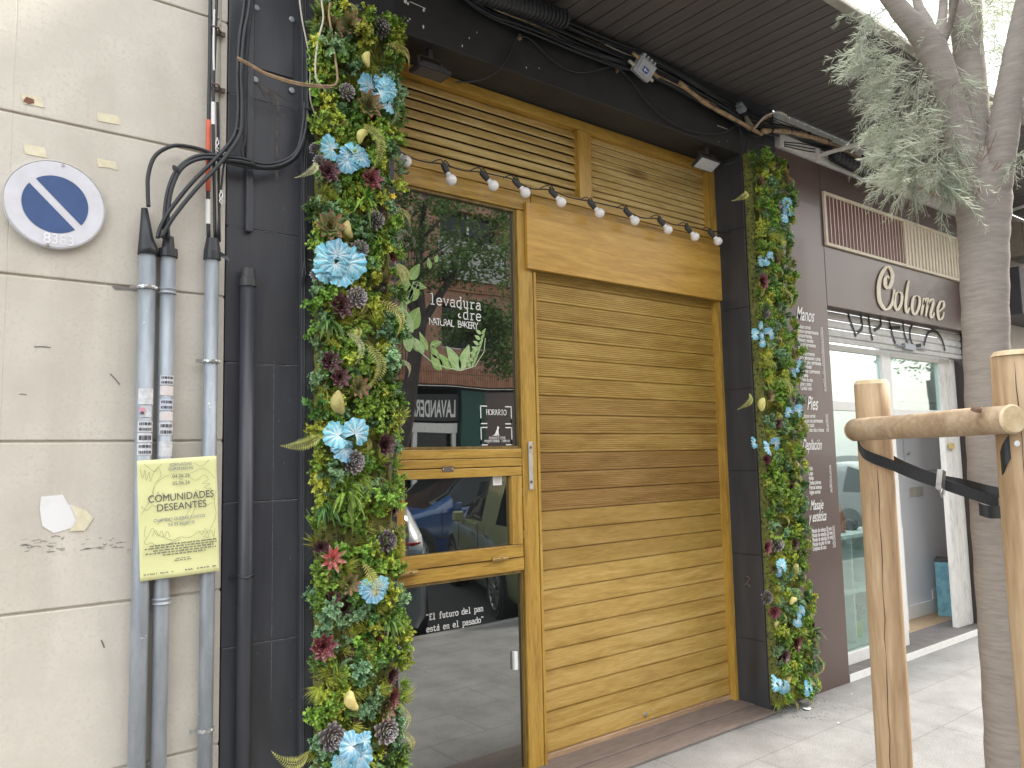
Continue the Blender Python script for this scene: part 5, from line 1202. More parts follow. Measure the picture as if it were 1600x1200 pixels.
# grille
gx0, gx1, gz0, gz1 = 5.262, 7.72, 3.09, 3.495
mb = MB(); e = .022
mb.box(gx0, gx1, -.02, -.001, gz1-e, gz1); mb.box(gx0, gx1, -.02, -.001, gz0, gz0+e); mb.box(gx0, gx0+e, -.02, -.001, gz0+e, gz1-e); mb.box(gx1-e, gx1, -.02, -.001, gz0+e, gz1-e)
vg = mb.build('vent_grille', cream, bs, bevel=.002)
xm = P(1413, 400).x
n_ = 23
for k in range(n_):
    mb = MB(); xx = gx0+e+(xm-gx0-e)*(k+.5)/n_; mb.box(xx-.0042, xx+.0042, -.005, -.002, gz0+e, gz1-e); mb.build('vent_bar', cream, vg)
mb = MB(); mb.box(gx0+e, xm, -.0015, -.0005, gz0+e, gz1-e); mb.build('maroon_backing', maroon, vg)
mb = MB(); mb.box(xm+.0, xm+.035, -.016, -.001, gz0+e, gz1-e); mb.build('vent_bar', cream, vg)
mb = MB(); mb.box(xm+.035, gx1-e, -.003, -.001, gz0+e, gz1-e); mb.build('cream_backing', M('cream_shade', (.50, .44, .33), rough=.6), vg)
for k in range(19):
    mb = MB(); xx = xm+.05+(gx1-e-xm-.05)*(k+.5)/19; mb.box(xx-.017, xx+.017, -.012, -.0035, gz0+e, gz1-e); mb.build('vent_bar', cream, vg)
# Colome sign lettering (brush script)
mb = MB()
def PX(a, b): v = P(a, b, -.008); return (v.x, v.z)
SG = [
 [[(1389.5, 435), (1386, 431.5), (1383, 437), (1383.5, 446), (1388, 450), (1393, 441), (1394, 427), (1387, 417), (1378, 427), (1373, 447), (1374.5, 470), (1383, 483), (1391, 479), (1395.5, 467), (1397, 452)]],
 [[(1405, 455), (1399, 461), (1398, 476), (1402, 484), (1408, 474), (1409, 461), (1404, 455)]],
 [[(1420, 438), (1417, 455), (1415, 477), (1417, 488), (1421, 481)]],
 [[(1434, 461), (1427, 466), (1425, 482), (1429, 491), (1435, 482), (1437, 468), (1433, 461)]],
 [[(1442, 466), (1443, 472), (1439, 492)], [(1442, 476), (1447, 467), (1450, 470), (1446, 494)], [(1449, 477), (1455, 468), (1458, 472), (1454, 490), (1456, 496), (1460, 489)]],
 [[(1467, 487), (1474, 480), (1474, 472), (1469, 472), (1465, 484), (1467, 498), (1472, 497), (1475, 488)]]]
for k, letter in enumerate(SG):
    mb = MB(); nib(mb, [[PX(a, b) for a, b in st] for st in letter], .010, .058 if k == 0 else .042, -.008, nibang=.15)
    # give the cut-out letters a real thickness
    o = mb.build('cream_letter', cream, bs); s_ = o.modifiers.new('th', 'SOLIDIFY'); s_.thickness = .006; s_.offset = 0
# price column
WV = lettering
mb = MB(); LYB = -.003
def PB(a, b): v = P(a, b, LYB); return v.x, v.z
def script(s, px_, py_, h, sx=.62, shear=.28):
    x_, z_ = PB(px_, py_); txt(mb, s, x_, z_, h, LYB, 'L', sx=sx, shear=shear, bold=.012)
script('Manos', 1244, 499, .135, .62); script('Pies', 1261, 640, .135, .62); script('Depilación', 1254, 703, .105, .52); script('Masaje', 1266, 797, .095, .62); script('y estética', 1264, 816, .10, .56)
mb.build('heading', WV, bs)
mb = MB()
def row(s, py_, pr=None, xL=4.78, xRr=5.17, h=.040):
    z_ = P(1280, py_, LYB).z; txt(mb, s, xL, z_, h, LYB, 'L', sx=min(.62, .34/max(1, len(s))/h*1.9), bold=.02)
    if pr: txt(mb, pr, xRr, z_, h, LYB, 'R', sx=.62)
def sect():
    global mb
    mb.build('price_list', WV, bs); mb = MB()
R1 = ['Manicura normal', 'Manicura semipermanente', 'Manicura francesa', 'Manicura y esmalte', 'Uñas con permanente', 'Uñas de gel', 'Relleno permanente', 'Quitar permanente y pintar', 'Manicura, pies y permanente', 'Retirar esmalte', 'Pintar uñas y permanente', 'Uña suelta', 'Relleno de uñas', 'Limar y pintar', 'Cambiar color']
R1p = ['12€', '20€', '15€', '14€', '25€', '28€', '25€', '22€', '35€', '5€', '18€', '3€', '25€', '8€', '6€']
for k, s_ in enumerate(R1): row(s_, 517+k*6.7, R1p[k], xL=4.84)
sect()
for k, (s_, p_) in enumerate((('Pedicura normal', '18€'), ('Pedicura con permanente', '28€'), ('Cambiar color', '8€'), ('Uñas y pintar uñas o limarse', '10€'))): row(s_, 653+k*7.2, p_, xL=4.84)
sect()
for k, (s_, p_) in enumerate((('Labio', '3€'), ('Cejas', '5€'), ('Axilas', '6€'), ('Medias piernas', '12€'), ('Piernas enteras', '18€'), ('Ingles normal', '8€'))): row(s_, 734+k*7.4, p_, xL=4.88)
sect()
for k, (s_, p_) in enumerate((('Masaje de cabeza 30 min', '15€'), ('Masaje de espalda 30 min', '15€'), ('Masaje de espalda 50 min', '20€'), ('Masaje de pies 45 min', '25€'), ('Limpieza de cara', '25€'))): row(s_, 831+k*7.0, p_, xL=4.88)
mb.build('price_list', WV, bs)
# pale fascia above
mb = MB(); mb.box(4.72, XE2, -.03, .10, 3.705, 3.80); mb.box(4.72, XE2, -.012, .10, 3.802, 3.955)
o = mb.build('fascia_board', whitedirty, bevel=.004); tag(o, 'dirty white fascia board between the brown shop front and the canopy', 'fascia')
# stay bars from the fascia to the canopy edge
for (a, b, c_, d, lab) in ((1276, 244, 1440, 197, 'pale metal stay bar running out from the fascia over the brown shop'), (1560, 336, 1640, 308, 'pale metal stay bar right of the tree trunk')):
    p0 = P(a, b, -.03); dd = ray(c_, d); t_ = (3.93-1.6)/dd.z; p1 = CAM+dd*t_
    mb = MB(); mb.tube([p0, p1], .016, 4); mb.box(p0.x-.02, p0.x+.02, -.05, -.031, p0.z-.05, p0.z+.05); o = mb.build('stay_bar', whitedirty); tag(o, lab, 'bar', 'stay bars under the canopy')

# recessed glazing of the brown shop
GX0, GX1 = XP, XR; WY = .15
mb = MB(); mb.box(GX0, GX1, .002, WY+.2, .0, .035); mb.box(GX0, GX1, .0, .012, .036, .05)
th = mb.build('shop_threshold', M('sill_dark', (.17, .155, .145), (.12, .11, .105), rough=.7, scale=9), None, bevel=.002); tag(th, 'dark worn threshold strip with a pale edge in front of the brown shop door', 'threshold')
mb = MB(); mb.box(GX0, GX1, -.004, .0, .0, .052); mb.build('metal_edge', white, th)
sh = thing('grey_roller_shutter', 'half-raised grey roller shutter with black graffiti above the salon door', 'shutter', (6.4, .1, 2.43))
mb = MB(); z = 2.44; SYY = .09
while z < 2.72:
    mb.add([(GX0, SYY+.004, z), (GX1, SYY+.004, z), (GX0, SYY-.006, z+.012), (GX1, SYY-.006, z+.012), (GX0, SYY-.006, z+.052), (GX1, SYY-.006, z+.052), (GX0, SYY+.006, z+.064), (GX1, SYY+.006, z+.064)], [(0, 1, 3, 2), (2, 3, 5, 4), (4, 5, 7, 6)]); z += .066
mb.box(GX0, GX1, SYY-.008, SYY+.02, 2.405, 2.438); mb.build('slat_curtain', roller, sh)
mb = MB(); rr = random.Random(4)
for k, st in enumerate(([(5.66, 2.70), (5.70, 2.60), (5.76, 2.50), (5.78, 2.47)], [(5.70, 2.68), (5.85, 2.66), (5.88, 2.55), (5.80, 2.5)], [(5.98, 2.70), (6.0, 2.55), (6.03, 2.46)], [(5.98, 2.66), (6.12, 2.68), (6.18, 2.60), (6.06, 2.54)], [(6.3, 2.7), (6.36, 2.52), (6.40, 2.46)], [(6.3, 2.58), (6.5, 2.6)], [(6.55, 2.7), (6.56, 2.56), (6.62, 2.46)], [(6.75, 2.68), (6.66, 2.58), (6.70, 2.47), (6.85, 2.48)], [(6.9, 2.48), (7.0, 2.6), (7.15, 2.62), (7.26, 2.55), (7.3, 2.46)])):
    c_ = crom([(a, b, 0) for a, b in st], 6); ribbon(mb, [(q_.x, q_.y) for q_ in c_], .028, SYY-.010)
mb.build('graffiti', M('spray', (.03, .035, .04), rough=.7), sh)
v = P(1420, 542, SYY-.02); mb = MB(); mb.box(v.x-.09, v.x+.09, SYY-.035, SYY-.0105, 2.42, 2.47); mb.tube([(v.x-.2, SYY-.02, 2.445), (v.x+.3, SYY-.02, 2.445)], .008, 6); mb.build('shutter_lock', galv, sh)
def pxX(a, b, Y=WY): return P(a, b, Y).x
xa0 = GX0; xm0 = pxX(1377, 560); xm1 = pxX(1396, 625); xd1 = pxX(1473, 640); 
wf_ = thing('salon_glazing', 'white framed salon window and transom behind the wooden stakes', 'window', (5.26, WY, 0))
mbs_ = [(xm0, xm1, .036, 2.404, 'mullion'), (xd1, GX1-.002, .036, 2.404, 'door_jamb'), (xm1, xd1, 1.86, 1.93, 'transom_bar'), (xa0, xm0, 1.90, 1.97, 'transom_bar'), (xa0, xm0, .036, .12, 'bottom_rail'), (xa0, xm0, 2.36, 2.404, 'top_rail'), (xm1, xd1, 2.36, 2.404, 'top_rail'), (xa0, xa0+.05, .121, 1.899, 'side_stile')]
for (a, b, c_, d, nm) in mbs_:
    mb = MB(); mb.box(a, b, WY, WY+.05, c_, d); mb.build(nm, white if nm != 'door_jamb' else whitedirty, wf_, bevel=.004)
mb = MB(); mb.box(xd1+.12, xd1+.125, WY-.008, WY-.0005, .04, 2.40); mb.box(xd1+.20, xd1+.25, WY-.015, WY-.0005, .04, 2.40); mb.build('jamb_moulding', whitedirty, wf_)
for (a, b, c_, d) in ((xa0+.051, xm0-.001, .121, 1.899), (xa0, xm0-.001, 1.971, 2.359), (xm1+.001, xd1-.001, 1.931, 2.359)):
    mb = MB(); mb.box(a, b, WY+.02, WY+.026, c_, d); mb.build('window_pane', glassc, wf_)
v = P(1487, 697, WY-.02); mb = MB(); mb.box(v.x-.05, v.x+.05, WY-.022, WY-.016, v.z-.025, v.z+.025); mb.build('yellow_label', M('label_y', (.62, .45, .16), rough=.6), wf_)
# interior
ir = thing('salon_interior', 'pale grey room seen through the open salon door', 'room', (6.4, 1.2, 0))
DX = pxX(1400, 800, .5)
mb = MB(); mb.box(GX0, 9.4, .36, 1.9, .005, .03); mb.build('floor', tanfloor, ir)
mb = MB(); mb.box(GX0-.3, 9.4, 1.9, 1.95, 0, 2.7); mb.build('back_wall', greyside, ir)
mb = MB(); mb.box(9.4, 9.45, .2, 1.95, 0, 2.7); mb.build('side_wall', greyside, ir)
# corridor wall seen in the doorway: pale wall with a cabinet door and sockets
wx0, wx1 = pxX(1399, 800, .62)-.1, pxX(1480, 800, .62)+.35
mb = MB(); mb.box(wx0, wx1, .62, .66, .032, 2.699); ow = mb.build('partition', M('pale_partition', (.74, .74, .76), (.68, .68, .71), rough=.55, scale=2), ir)
mb = MB(); mb.box(wx0, wx1, .603, .619, .032, .15); mb.build('skirting', white, ow)
v0, v1 = P(1412, 675, .60), P(1474, 735, .60)
mb = MB()
for (z0_, z1_) in ((v1.z, v0.z), (v0.z+.02, v0.z+.3)):
    mb.box(v0.x, v1.x, .612, .6195, z0_, z0_+.012); mb.box(v0.x, v1.x, .612, .6195, z1_-.012, z1_); mb.box(v0.x, v0.x+.012, .612, .6195, z0_+.012, z1_-.012); mb.box(v1.x-.012, v1.x, .612, .6195, z0_+.012, z1_-.012)
mb.build('cabinet_moulding', M('mould', (.45, .45, .47), rough=.5), ow)
v = P(1421, 708, .6); mb = MB(); mb.lathe([(.02, 0), (.016, .02), (0, .02)], (v.x, .6195, v.z), (0, -1, 0), 12); mb.build('knob', steel, ow)
v = P(1434, 768, .6); mb = MB()
for k in range(3): mb.box(v.x-.14+k*.095, v.x-.055+k*.095, .609, .6195, v.z-.045, v.z+.045)
mb.build('light_switch', M('switchpl', (.55, .52, .45), rough=.4), ow, bevel=.003)
v = P(1463, 928, .6); mb = MB(); mb.box(v.x-.05, v.x+.05, .609, .6195, v.z-.045, v.z+.045); mb.build('socket', white, ow, bevel=.003)
# umbrella bin
q0 = G(1488, 961, .03); bx = thing('blue_bin', 'slim blue patterned bin with a yellow spot just inside the salon door', 'bin', (q0.x, q0.y, .03))
M4 = Matrix.Translation(Vector((q0.x, q0.y+.05, .03))) @ Matrix.Rotation(.3, 4, 'Z')
bl_ = M('bin_blue', (.10, .27, .36), (.16, .36, .42), rough=.5, scale=16, lo=.45, hi=.55)
mb = MB(); mb.box(-.11, .11, -.06, .06, 0, .50, M4); mb.build('bin_body', bl_, bx, bevel=.006)
mb = MB(); mb.box(-.115, .115, -.065, .065, .501, .525, M4); mb.build('bin_lid', darkpl, bx, bevel=.004)
mb = MB(); c_ = M4 @ Vector((0, -.061, .25)); mb.lathe([(.045, 0), (.04, .002), (.0, .002)], c_, M4.to_3x3() @ Vector((0, -1, 0)), 16); mb.build('yellow_spot', M('spot', (.6, .5, .12), rough=.5), bx)
# white cube shelf behind the left pane
sx0, sx1 = XP+.06, xm0+.25; sy0, sy1 = .19, .45
shf = thing('cube_shelf', 'white cube shelf standing behind the salon window', 'shelf', (sx0, sy0, .03))
zs = [.13, .52, .93]
for k, z_ in enumerate(zs): mb = MB(); mb.box(sx0, sx1, sy0, sy1, z_, z_+.03); mb.build('shelf_board', white, shf, bevel=.002)
for k in range(4): xx = sx0+(sx1-sx0-.02)*k/3; mb = MB(); mb.box(xx, xx+.02, sy0+.002, sy1-.002, .161, .519); mb.box(xx, xx+.02, sy0+.002, sy1-.002, .551, .929); mb.build('divider', white, shf)
mb = MB(); mb.box(sx0, sx1, sy1+.001, sy1+.01, .13, .96); mb.build('back_panel', greyside, shf)
v = P(1338, 992, .30); pt_ = thing('potted_flower', 'lime green pot of pinkish flowers on the lowest shelf', 'plant', (v.x, .30, .162))
mb = MB(); mb.lathe([(.045, 0), (.055, .12), (.05, .12), (.045, .10)], (v.x, .30, .162), seg=16); mb.build('pot', M('lime', (.38, .55, .04), rough=.4), pt_)
mb = MB(); gr.seed(9)
for k in range(60):
    d = Vector((gr.gauss(0, 1), gr.gauss(0, 1), gr.gauss(.3, .8))).normalized(); leaf(mb, Vector((v.x, .30, .34))+d*.05, d, Vector((0, 0, 1)), .04, .03, 0, 2)
mb.build('flowers', M('fl', (.50, .38, .38), (.3, .35, .2), rough=.6, scale=60), pt_)
v = P(1331, 862, .38); mb = MB(); mb.lathe([(.05, 0), (.07, .03), (.06, .07), (.03, .08)], (v.x, .38, .962), seg=14); o = mb.build('dark_bowl', darkpl, smooth=True); tag(o, 'small dark bowl on top of the white cube shelf', 'bowl')
v = P(1316, 850, .3); mb = MB()
for k, (dx, h) in enumerate(((0, .22), (.03, .17), (-.02, .13))): mb.tube([(v.x+dx, .3, .962), (v.x+dx+.01, .3, .962+h*.6), (v.x+dx, .3, .962+h)], [.014, .022, .004], 8)
o = mb.build('coral_ornament', M('coral', (.50, .14, .08), rough=.5), smooth=True); tag(o, 'coral red pointed ornament beside the salon window edge', 'ornament')

# ================================================================== FURTHER ALONG THE STREET
mb = MB(); mb.box(XE2+.004, 14, .0, .4, 0, 3.955)
nb = mb.build('neighbour_wall', M('pale_render', (.62, .56, .50), (.50, .45, .40), rough=.85, scale=4)); tag(nb, 'pale rendered wall beyond the tree at the right edge', 'wall')
v0, v1 = P(1586, 415, -.3), P(1600, 492, -.3)
mb = MB(); mb.box(v0.x, v0.x+1.2, -.33, -.005, P(1590, 490, -.3).z, P(1590, 418, -.3).z); mb.box(v0.x-.12, v0.x-.01, -.2, -.14, P(1590, 430, -.3).z, P(1590, 418, -.3).z)
o = mb.build('dark_awning_box', M('awn', (.045, .038, .045), rough=.6), bevel=.004); tag(o, 'dark boxy sign or awning case sticking out beyond the tree trunk', 'awning')
v = P(1582, 385, -.05); mb = MB(); mb.box(v.x-.05, v.x+.35, -.16, -.001, v.z-.12, v.z+.22); mb.box(v.x-.04, v.x+.3, -.17, -.161, v.z-.1, v.z+.2)
ub = mb.build('utility_box', M('utilbox', (.34, .30, .25), (.24, .21, .17), rough=.6), bevel=.005); tag(ub, 'weathered utility box with loose wires beyond the tree trunk', 'utility box')
for k in range(7):
    mb = MB(); a0 = v+Vector((gr.uniform(-.05, .3), -.1, -.12)); mb.tube(crom([a0+Vector((0, .03, .3)), a0, a0+Vector((gr.uniform(-.1, .1), -.03, -.15)), a0+Vector((gr.uniform(-.1, .2), .03, -gr.uniform(.25, .4)))], 5), .006, 5); mb.build('loose_wire', cable, ub, smooth=True)

# ================================================================== STAKES, RAIL, STRAPS, TREE
def post(a, b, dep, r, lean, label, ztop_=None):
    top = DP(a, b, dep); base = Vector((top.x+lean[0], top.y+lean[1], 0))
    t = thing('tree_stake', label, 'stake', base, 'round wooden stakes round the young tree')
    n = 14; pts = []; rs = []
    for k in range(n+1): u = k/n; pts.append(base.lerp(top, u)+Vector((.003*sin(u*7+a), .003*cos(u*5+a), 0))); rs.append(r*(1.0+.015*sin(u*9+a)))
    mb = MB(); mb.tube(pts, rs, 36, True); mb.build('post', stake, t, smooth=True).data.polygons.foreach_get
    d = (top-base).normalized()
    mb = MB(); mb.tube([top, top+d*.012, top+d*.0122], [r, r*.86, .001], 36); mb.build('sawn_top', stakecut, t)
    mb = MB()   # drying crack facing the street camera
    toC = (CAM-top); toC.z = 0; toC.normalize(); s_ = Vector((-toC.y, toC.x, 0))
    pts = []; rr = random.Random(int(a))
    for k in range(26):
        u = k/25; p = top.lerp(base, .01+u*.8); off = .012+.026*u+rr.uniform(-.0022, .0022); off = (off-.02)*(1 if a < 1500 else -1); q_ = p+toC*math.sqrt(max(1e-6, (r*1.002)**2-off**2))+s_*(-off); pts.append(q_)
    mb.tube(pts, [.0003+.0009*abs(sin(k*.9)) for k in range(26)], 4); mb.build('crack', M('crack', (.06, .03, .015), rough=.9), t)
    return top, base
t1, b1 = post(1361, 600, 2.45, .0505, (.055, .03), 'thick round wooden stake with a long crack, behind the left end of the rail')
t2, b2 = post(1591, 556, 1.85, .0575, (.03, .02), 'thick round wooden stake nearest the camera at the right edge')
RLp = DP(1336, 672, 2.36); RRp = DP(1582, 655, 1.76)
rl = thing('stake_rail', 'round wooden rail fixed level across the two stakes', 'rail', RLp.lerp(RRp, .5))
mb = MB(); pts = [RLp.lerp(RRp, k/10)+Vector((0, 0, .0006*sin(k))) for k in range(11)]; mb.tube(pts, [.033+.0008*sin(k*1.1) for k in range(11)], 30); mb.build('rail_pole', stakex, rl, smooth=True)
dr = (RRp-RLp).normalized()
mb = MB(); mb.tube([RRp, RRp+dr*.006, RRp+dr*.0062], [.034, .030, .001], 30); mb.build('cut_end', stakecut, rl)
mb = MB(); mb.tube([RLp, RLp-dr*.01, RLp-dr*.0102], [.034, .030, .001], 30); mb.build('cut_end', stakecut, rl)
mb = MB(); v = DP(1525, 642, 1.81); mb.lathe([(.012, 0), (.01, .008), (.004, .01), (0, .01)], v, (-.2, -.4, .8), 12); mb.build('knot', M('knotm', (.16, .10, .06), rough=.8), rl)

def strap(name, pts, wd, label):
    c_ = crom(pts, 7); mb = MB(); up = Vector((0, 0, wd/2)); n = len(c_)
    vs = []
    for k, p in enumerate(c_): vs += [p-up, p+up]
    mb.add(vs, [(2*k, 2*k+2, 2*k+3, 2*k+1) for k in range(n-1)]); o = mb.build(name, strapm); tag(o, label, 'strap', 'black tree straps'); s_ = o.modifiers.new('t', 'SOLIDIFY'); s_.thickness = .003; s_.offset = 0
    return o
strap('tree_strap', [DP(1341, 668, 2.46), DP(1341, 690, 2.40), DP(1347, 706, 2.385), DP(1362, 715, 2.38), DP(1392, 726, 2.38), DP(1430, 742, 2.37), DP(1475, 757, 2.34), DP(1520, 772, 2.27), DP(1560, 785, 2.2)], .033, 'front black webbing strap from the left stake to the tree trunk')
strap('tree_strap', [DP(1385, 700, 2.47), DP(1392, 716, 2.47), DP(1430, 735, 2.42), DP(1470, 749, 2.38), DP(1505, 756, 2.34), DP(1535, 764, 2.25), DP(1572, 772, 2.2)], .030, 'rear black webbing strap emerging behind the left stake')
strap('tree_strap', [DP(1600, 690, 1.80), DP(1585, 692, 1.81), DP(1572, 706, 1.815), DP(1566, 722, 1.83), DP(1564, 732, 1.86), DP(1566, 736, 1.95)], .055, 'black webbing strap wrapped round the right stake below the rail')
strap('tree_strap', [DP(1563, 800, 2.2), DP(1545, 800, 2.18), DP(1530, 795, 2.2)], .035, 'black strap patch round the lower trunk between the stakes')
v = DP(1470, 750, 2.32); mb = MB(); M4 = Matrix.Translation(v) @ Matrix.Rotation(.35, 4, 'Y')
mb.box(-.012, .012, -.008, .008, -.03, .03, M4); mb.tube([M4 @ Vector((-.01, -.01, -.03)), M4 @ Vector((-.02, -.012, -.045)), M4 @ Vector((-.008, -.012, -.055)), M4 @ Vector((.004, -.012, -.04)), M4 @ Vector((0, -.01, -.03))], .003, 6)
o = mb.build('strap_buckle', steel, bevel=.002); tag(o, 'metal ratchet buckle on the strap midway between stake and trunk', 'buckle')
v = DP(1589, 693, 1.78); mb = MB(); mb.lathe([(.005, -.001), (.007, .001), (.0025, .002)], v, (-.6, -.8, 0), 12); o = mb.build('eyelet', lettering); tag(o, 'tiny pale eyelet in the strap on the right stake', 'eyelet')

# tree
tr = thing('street_tree', 'grey ringed trunk with feathery weeping foliage standing behind the stakes', 'tree', DP(1580, 1190, 2.35)*1.0)
def limb(pts, par=tr, name='branch', seg=26, jit=.0):
    c_ = crom([DP(a, b, d) for a, b, d, r in pts], 7); n = len(c_); rs = []
    for k in range(n):
        t_ = k/(n-1)*(len(pts)-1); i = min(int(t_), len(pts)-2); f_ = t_-i; rs.append((pts[i][3]*(1-f_)+pts[i+1][3]*f_)*(1+.022*sin(k*1.9)))
    mb = MB(); mb.tube(c_, rs, seg); return mb.build(name, bark, par, smooth=True)
s_ = 2.35/F
limb([(1592, 1420, 2.35, 40*s_), (1582, 1250, 2.35, 36*s_), (1574, 1100, 2.35, 34*s_), (1560, 900, 2.35, 33*s_), (1549, 740, 2.35, 33*s_), (1543, 600, 2.35, 32*s_), (1539, 480, 2.35, 33*s_), (1537, 380, 2.35, 35*s_), (1537, 320, 2.35, 39*s_), (1537, 275, 2.35, 38*s_), (1536, 235, 2.35, 24*s_)], name='trunk', seg=40)
limb([(1524, 300, 2.34, 26*s_), (1508, 245, 2.34, 24*s_), (1493, 180, 2.34, 19*s_), (1475, 120, 2.33, 19*s_), (1455, 75, 2.33, 22*s_), (1432, 45, 2.32, 17*s_), (1400, 8, 2.31, 14*s_), (1360, -50, 2.3, 12*s_), (1310, -140, 2.28, 9*s_)])
limb([(1455, 80, 2.33, 17*s_), (1450, 40, 2.36, 9*s_), (1434, 5, 2.4, 7*s_), (1420, -60, 2.45, 5*s_)])
limb([(1462, 80, 2.33, 13*s_), (1472, 30, 2.36, 7*s_), (1476, -40, 2.4, 5*s_)]); limb([(1466, 76, 2.33, 8*s_), (1484, 40, 2.3, 5*s_), (1500, -30, 2.2, 4*s_)])
limb([(1530, 300, 2.36, 30*s_), (1524, 230, 2.37, 25*s_), (1518, 150, 2.38, 23*s_), (1513, 80, 2.4, 22*s_), (1508, 0, 2.4, 23*s_), (1502, -120, 2.42, 18*s_), (1490, -300, 2.5, 12*s_)])
limb([(1548, 315, 2.33, 27*s_), (1560, 255, 2.31, 23*s_), (1572, 180, 2.29, 21*s_), (1584, 110, 2.27, 19*s_), (1598, 40, 2.25, 18*s_), (1620, -60, 2.2, 15*s_), (1660, -220, 2.1, 10*s_)])
limb([(1578, 200, 2.3, 9*s_), (1590, 188, 2.28, 6*s_), (1604, 160, 2.25, 5*s_), (1640, 120, 2.2, 4*s_)])
# feathery foliage: needles on drooping branchlets
fr_ = random.Random(33)
def spray(mb, p, d, L, ndl=15, wd=.0010):
    d = d.normalized(); pts = []
    for k in range(7): t_ = k/6; pts.append(p+d*L*t_+Vector((0, 0, -.35*L*t_*t_)))
    mb.tube(pts, [.0011, .0010, .0009, .0009, .0008, .0007, .0005], 3, False, tone=.35)
    tn = fr_.random()
    for k in range(ndl):
        t_ = .08+.92*k/ndl; i = min(int(t_*6), 5); c_ = pts[i].lerp(pts[i+1], t_*6-i); dd = (pts[i+1]-pts[i]).normalized()
        sd = dd.orthogonal().normalized(); a = fr_.uniform(0, 2*PI); sd = Matrix.Rotation(a, 3, dd) @ sd
        nd = (dd*.9+sd*.75).normalized(); ln = L*.34*(1.15-t_)*fr_.uniform(.7, 1.3)+.008
        q_ = nd.cross(Vector((0, 1, .3))).normalized()*wd; e1 = c_+nd*ln*.55; e2 = c_+nd*ln+Vector((0, 0, -.12*ln)); tt = min(1, max(0, tn+fr_.uniform(-.25, .25)))
        mb.add([c_-q_, c_+q_, e1+q_, e1-q_, e2], [(0, 1, 2, 3), (3, 2, 4)], None, [tt]*5)
        if ln > .02:
            for s2 in (1, -1):
                n2 = (nd+sd.cross(dd)*.7*s2).normalized(); c2 = c_.lerp(e1, fr_.uniform(.4, 1)); e3 = c2+n2*ln*.5; mb.add([c2-q_*.8, c2+q_*.8, e3], [(0, 1, 2)], None, [tt]*3)
needle = leafmat('needle_grey_green', (.53, .55, .44), (.40, .44, .34), trans=.35, tone=.3, scale=14, rough=.6)
REG = [  # photo region (x0,y0,x1,y1), count, depth range, name
 (1385, 95, 1500, 250, 170, (2.15, 2.6)), (1395, 190, 1500, 290, 120, (2.1, 2.55)), (1345, 60, 1420, 110, 40, (2.3, 2.6)), (1360, 110, 1400, 160, 30, (2.2, 2.5)),
 (1340, 0, 1500, 60, 60, (2.3, 3.0)), (1470, -20, 1600, 45, 190, (2.3, 2.9)), (1535, 30, 1600, 110, 55, (2.4, 2.9)), (1480, 40, 1530, 160, 70, (2.5, 2.9)), (1565, 225, 1600, 260, 14, (2.4, 2.7)), (1400, -160, 1660, -10, 160, (2.2, 3.0))]
for (x0, y0, x1, y1, n, (d0, d1)) in REG:
    mb = MB()
    for k in range(n):
        if k % 5 in (1, 3): continue
        a, b = fr_.uniform(x0, x1), fr_.uniform(y0, y1); p = DP(a, b, fr_.uniform(d0, d1))
        left = 1 if a < 1470 else fr_.choice((-1, 1))
        d = -RX*left*fr_.uniform(.1, 1.0)+_f*fr_.uniform(-.4, .4)+Vector((0, 0, fr_.uniform(-.8, .25)))
        spray(mb, p, d, fr_.uniform(.07, .15))
    mb.build('foliage', needle, tr)
# hanging branchlet streamers at the edge of the crown
for (a, b, c_, d, n) in ((1362, 12, 1345, 78, 7), (1390, 100, 1352, 98, 6), (1395, 118, 1355, 135, 6), (1400, 140, 1368, 160, 6), (1400, 185, 1352, 208, 7), (1400, 215, 1375, 240, 6), (1415, 235, 1385, 268, 7), (1428, 200, 1430, 292, 9), (1445, 240, 1400, 275, 7), (1470, 230, 1480, 300, 9), (1490, 210, 1500, 290, 8), (1460, 270, 1475, 290, 5), (1425, 255, 1428, 305, 4), (1486, 262, 1470, 345, 4), (1490, 240, 1466, 285, 7), (1600, 240, 1575, 262, 5)):
    mb = MB(); p0, p1 = DP(a, b, 2.3), DP(c_, d, 2.25)
    mb.tube([p0, p0.lerp(p1, .5)+Vector((0, 0, .01)), p1], [.0018, .0014, .0008], 4, tone=.2)
    for k in range(n*2):
        p = p0.lerp(p1, (k+.5)/(n*2)); dd = (p1-p0).normalized()+Vector((fr_.uniform(-.7, .7), fr_.uniform(-.7, .7), fr_.uniform(-.6, .3))); spray(mb, p, dd, fr_.uniform(.05, .10), 12)
    mb.build('foliage_streamer', needle, tr)
# twiggy growth at the fork
mb = MB()
for k in range(26):
    p = DP(fr_.uniform(1505, 1545), fr_.uniform(235, 310), 2.29); d = Vector((fr_.uniform(-1, 1), fr_.uniform(-1, .2), fr_.uniform(-.3, 1))); mb.tube(crom([p, p+d*.03, p+d*.05+Vector((fr_.uniform(-.02, .02), 0, .01))], 3), .0012, 4)
mb.build('twigs', M('twig', (.33, .22, .17), rough=.8), tr)
